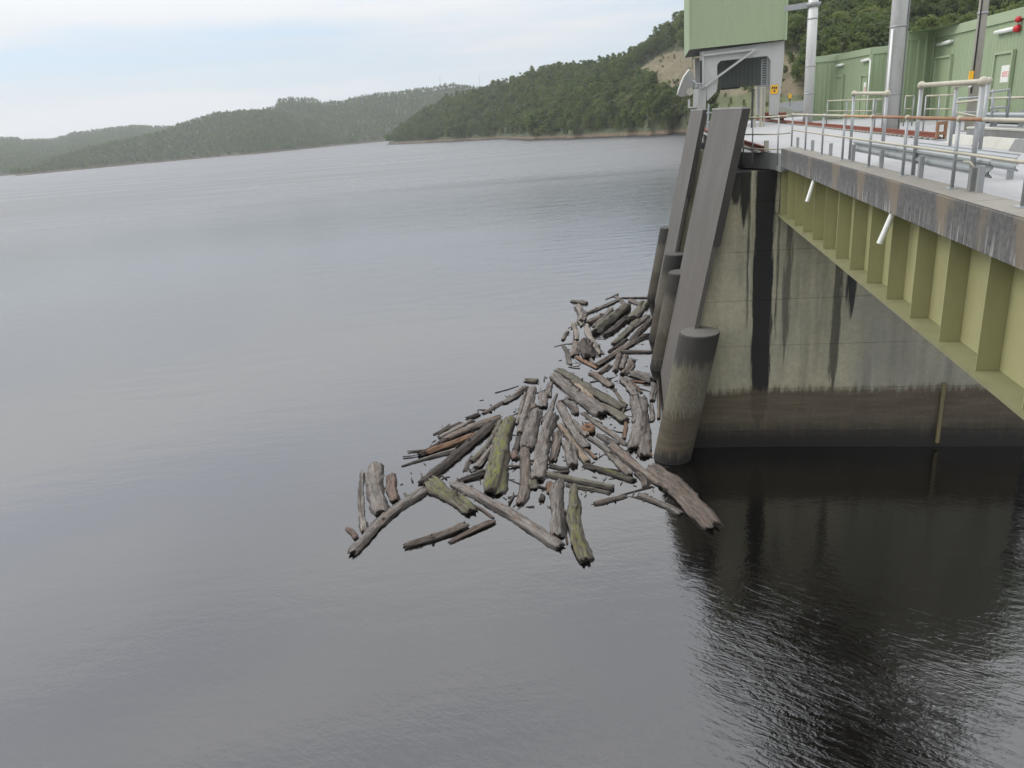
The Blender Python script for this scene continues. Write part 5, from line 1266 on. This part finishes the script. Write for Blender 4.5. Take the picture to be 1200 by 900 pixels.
def log_mesh(seed, Ln, r0, r1, kind):
    r = np.random.default_rng(seed)
    n = 22; m_ = int(min(44, max(7, Ln / 0.11)))
    ph = r.uniform(0, 6.28, 8); am = r.uniform(.02, .11, 8)
    bend = r.uniform(-1, 1) * min(.035 * Ln, .5 * r0 + .02) * (3 if kind == 'twist' else 1); bend2 = r.uniform(-.4, .4) * r0
    off = Vector(tuple(r.uniform(-50, 50, 3)))
    jag0 = r.uniform(-.5, .7, n) * r0 * 1.1; jag1 = r.uniform(-.5, .7, n) * r1 * .8
    flat = r.uniform(.58, .92); knots = [(r.uniform(.12, .9), r.uniform(0, 6.28), r.uniform(.15, .35)) for _ in range(int(r.integers(0, 4)))]
    vs = []; fs = []; mi = []
    for i in range(m_ + 1):
        t = i / m_; rr = r0 + (r1 - r0) * t
        endt = min(t, 1 - t) * Ln / max(rr, .02)
        rr *= .80 + .20 * min(1, endt / .8)
        for k in range(n):
            a = 2 * math.pi * k / n; u = 0
            for q in range(2, 8): u += am[q] * math.sin(q * a + ph[q] + 1.2 * t * (q % 3 - 1) * min(Ln, 2))
            x = t * Ln - Ln / 2
            sc_ = .9 / max(rr, .05) * .5
            u += .24 * mnoise.noise(Vector((x * 1.6, math.cos(a) * 1.6, math.sin(a) * 1.6)) + off) + .17 * mnoise.noise(Vector((x * 4.5, math.cos(a) * 3.4, math.sin(a) * 3.4)) + off)
            crack = mnoise.noise(Vector((x * .5, math.cos(a) * 5, math.sin(a) * 5)) + off * 2)
            if crack > .16: u -= (crack - .16) * 1.0
            for (kt, ka, kh) in knots:
                dx = (x - (kt - .5) * Ln) / max(rr * .9, .05); da = math.atan2(math.sin(a - ka), math.cos(a - ka)) / .55
                u += kh * math.exp(-dx * dx - da * da)
            if kind == 'split' and t > .8 and abs(math.atan2(math.sin(a - 1.2), math.cos(a - 1.2))) < .5: u -= (t - .8) * 3.0
            R_ = rr * max(.25, 1 + u)
            xj = x + (jag0[k] * max(0, 1 - t * Ln / .35) * -1 if t * Ln < .35 else 0) + (jag1[k] * max(0, 1 - (1 - t) * Ln / .35) if (1 - t) * Ln < .35 else 0)
            vs.append((xj, R_ * math.cos(a) + bend * math.sin(math.pi * t) + bend2 * math.sin(5 * t + ph[0]), R_ * math.sin(a) * flat))
    stubs = []
    for i in range(m_):
        for k in range(n):
            k2 = (k + 1) % n; fs.append((i * n + k, (i + 1) * n + k, (i + 1) * n + k2, i * n + k2)); mi.append(0)
    for base, sg in ((0, -1), (m_ * n, 1)):
        rim = [np.array(vs[base + k]) for k in range(n)]; c = sum(rim) / n
        inn = len(vs); vs += [tuple(c + (p - c) * .55 + np.array([-sg * r0 * r.uniform(-.05, .3), 0, 0])) for p in rim]
        cc = len(vs); vs.append(tuple(c - np.array([sg * r0 * .25, 0, 0])))
        for k in range(n):
            k2 = (k + 1) % n
            f1 = (base + k, base + k2, inn + k2, inn + k); f2 = (inn + k, inn + k2, cc)
            if sg < 0: fs += [f1, f2]
            else: fs += [f1[::-1], f2[::-1]]
            mi += [1, 1]
    # broken branch stubs
    for q in range(int(r.integers(0, 3)) if Ln > 1.2 and r0 > .09 else 0):
        t = r.uniform(.12, .88); rr = r0 + (r1 - r0) * t; a = r.uniform(.5, 2.64); lean = r.uniform(-1.1, 1.1)
        x0 = (t - .5) * Ln; yb = bend * math.sin(math.pi * t) + bend2 * math.sin(5 * t + ph[0])
        bc = np.array([x0, yb + rr * .5 * math.cos(a), rr * .5 * math.sin(a) * flat]); dr = np.array([lean, math.cos(a), math.sin(a)]); dr /= np.linalg.norm(dr)
        ln = rr * r.uniform(.7, 1.1); rb = rr * r.uniform(.16, .34); e1 = np.cross(dr, (1, .2, 0)); e1 /= np.linalg.norm(e1); e2 = np.cross(dr, e1); b0 = len(vs)
        for f, sc2 in ((0, 1.5), (.45, 1.0), (1, .7)):
            for k in range(7): vs.append(tuple(bc + dr * ln * f + (e1 * math.cos(k * .8976) + e2 * math.sin(k * .8976)) * rb * sc2 * (1 + .25 * r.uniform(-1, 1)) + dr * (rb * r.uniform(-.6, .6) if f == 1 else 0)))
        for u in range(2):
            for k in range(7): fs.append((b0 + u * 7 + k, b0 + u * 7 + (k + 1) % 7, b0 + u * 7 + 7 + (k + 1) % 7, b0 + u * 7 + 7 + k)); mi.append(0)
        fs.append(tuple(b0 + 14 + k for k in range(7))); mi.append(1)
    return vs, fs, mi
def add_log(i, zone, x1, y1, x2, y2, wpx, kind, label):
    zx, zy, zs = ZONE[zone]
    pa = (zx + x1 / zs, zy + y1 / zs); pb_ = (zx + x2 / zs, zy + y2 / zs); wd = wpx / zs
    q = at((pa[0] + pb_[0]) / 2, (pa[1] + pb_[1]) / 2, .1); dist = np.linalg.norm(q - EYE)
    r0 = wd * dist / FPX / 2 * 1.05
    zc = r0 * .04
    if kind == 'p': zc = -r0 * .25
    A_ = at(pa[0], pa[1], zc + r0 * .35); B_ = at(pb_[0], pb_[1], zc + r0 * .35)
    d = B_ - A_; Ln = math.hypot(d[0], d[1])
    trim = min(r0 * .35, Ln * .12)
    rs = np.random.default_rng(i + 900)
    f0, f1 = rs.uniform(.86, 1.0), rs.uniform(.94, 1.06)
    if kind in 'MY': f0, f1 = .72, 1.05
    if 'point' in label and 'pointed' in label: f0, f1 = .55, 1.0
    if 'sharp point' in label: f0, f1 = .3, 1.05
    if 'thin grey log with a twig' in label: f0, f1 = .35, 1.0
    vs, fs, mi = log_mesh(i * 7 + 1, max(Ln - trim * .4, .12), r0 * f0, r0 * f1, 'split' if kind == 'M' or 'split' in label else ('twist' if 'twisted' in label or 'crooked' in label else ''))
    me = bpy.data.meshes.new('log'); me.from_pydata(vs, [], fs); me.materials.append(M['wood']); me.materials.append(M['wood_end'])
    me.polygons.foreach_set('material_index', mi); me.polygons.foreach_set('use_smooth', [True] * len(fs)); me.update()
    name = 'twig' if ('twig' in label.split()[:3] or 'branch' in label or 'stick' in label or 'sliver' in label) and wpx / zs < 6 else ('stump' if 'stump' in label else 'driftwood_log')
    o = bpy.data.objects.new(name, me); COL.objects.link(o)
    c = (A_ + B_) / 2; o.location = (c[0], c[1], zc)
    o.rotation_euler = (rs.uniform(-.3, .3), rs.uniform(-.012, .012), math.atan2(d[1], d[0]))
    kd = {'M': 'm', 'Y': 'm', 'K': 'd', 'O': 'o'}.get(kind, kind)
    tnt = np.array(TINT[kd]) * rs.uniform(.85, 1.15)
    if kind == 'O': tnt = np.array((.37, .215, .125))
    o['tint'] = [float(v) for v in tnt]
    o['moss'] = {'M': 1.0, 'Y': .8, 'K': 1.0, 'm': .7, 'n': .2}.get(kind, 0.0)
    tag(o, label, {'twig': 'twig', 'stump': 'stump'}.get(name, 'log'), 'driftwood floating against the pier')
    return o
for i, lg in enumerate(LOGS): add_log(i, *lg)
# ring shaped orange stump
q = at(690, 502, .12); t = MB(); k1, k2 = 20, 10; vs = []; fs = []
for a_ in range(k1):
    for b_ in range(k2):
        A_ = 2 * math.pi * a_ / k1; B_ = 2 * math.pi * b_ / k2
        rr = .12 * (1 + .25 * mnoise.noise(Vector((math.cos(A_) * 1.5, math.sin(A_) * 1.5, b_ * .3))))
        vs.append((q[0] + (.22 + rr * math.cos(B_)) * math.cos(A_) * .95, q[1] + (.22 + rr * math.cos(B_)) * math.sin(A_) * 1.2, .12 + rr * math.sin(B_)))
        fs.append((a_ * k2 + b_, ((a_ + 1) % k1) * k2 + b_, ((a_ + 1) % k1) * k2 + (b_ + 1) % k2, a_ * k2 + (b_ + 1) % k2))
t.add(vs, fs); o = recalc(t.build('stump', M['wood'], None, True, np.array([q[0], q[1], 0])))
o['tint'] = [.29, .165, .10]; o['moss'] = 0.0
tag(o, 'orange hollow ring shaped stump in the middle of the jam', 'stump', 'driftwood floating against the pier')
# loose bark and splinters between the logs
t = MB(); rq = random.Random(5)
jam = [(480, 530), (560, 470), (640, 440), (680, 355), (760, 350), (762, 500), (800, 590), (720, 590), (640, 600), (560, 590), (470, 570)]
cnt = 0
while cnt < 260:
    x, y = rq.uniform(470, 800), rq.uniform(350, 600)
    if not in_poly(x, y, jam): continue
    cnt += 1; p = at(x, y, 0.0); a_ = rq.uniform(0, 3.14); ln = rq.uniform(.05, .32); w_ = rq.uniform(.012, .05)
    d = np.array([math.cos(a_), math.sin(a_), rq.uniform(-.05, .05)]); t.bar(p - d * ln / 2 + (0, 0, .012), p + d * ln / 2 + (0, 0, .012), w_, .03)
o = t.build('bark_litter', M['wood']); o['tint'] = [.34, .29, .235]; o['moss'] = 0.0; struct(o, 'stuff')
o['label'] = 'bark chips and splinters floating between the logs'

# broken branches and half-sunk limbs jammed between the logs
t = MB(); cnt = 0
while cnt < 150:
    x, y = rq.uniform(470, 800), rq.uniform(350, 605)
    if not in_poly(x, y, jam): continue
    cnt += 1; p = at(x, y, 0.0); a_ = rq.uniform(0, 3.14); ln = rq.uniform(.25, 1.3); r0 = rq.uniform(.015, .075) * min(1, ln)
    d = np.array([math.cos(a_), math.sin(a_), rq.uniform(-.12, .16)]); sd_ = np.array([-d[1], d[0], 0]) * rq.uniform(-.12, .12) * ln
    z0_ = np.array([0, 0, rq.uniform(-.02, .05)])
    t.tube([p - d * ln / 2 + z0_, p + sd_ + z0_, p + d * ln / 2 + z0_], [r0, r0 * .9, r0 * .4], 6)
    if rq.random() < .35: q_ = p + sd_ + z0_; t.tube([q_, q_ + np.array([math.cos(a_ + .8), math.sin(a_ + .8), .25]) * ln * .3], [r0 * .5, r0 * .2], 5)
o = t.build('broken_branches', M['wood'], None, True); o['tint'] = [.19, .16, .135]; o['moss'] = 0.0; struct(o, 'stuff')
o['label'] = 'broken branches jammed between the floating logs'

# ------------------------------------------------------------------ haze over the lake
hz_m = bpy.data.materials.new('haze'); hz_m.use_nodes = True; t = hz_m.node_tree; t.nodes.clear()
ho = N(t, 'ShaderNodeOutputMaterial'); pv = N(t, 'ShaderNodeVolumePrincipled')
pv.inputs['Color'].default_value = (0.93, 0.96, 1.0, 1); pv.inputs['Density'].default_value = 0.00012; pv.inputs['Anisotropy'].default_value = 0.2
L(t, pv.outputs[0], ho.inputs['Volume'])
if HAZE:
    mb = MB(); mb.hexa([(-3000, -300, -6), (3000, -300, -6), (3000, 4400, -6), (-3000, 4400, -6), (-3000, -300, 280), (3000, -300, 280), (3000, 4400, 280), (-3000, 4400, 280)])
    struct(mb.build('haze', hz_m), 'stuff')
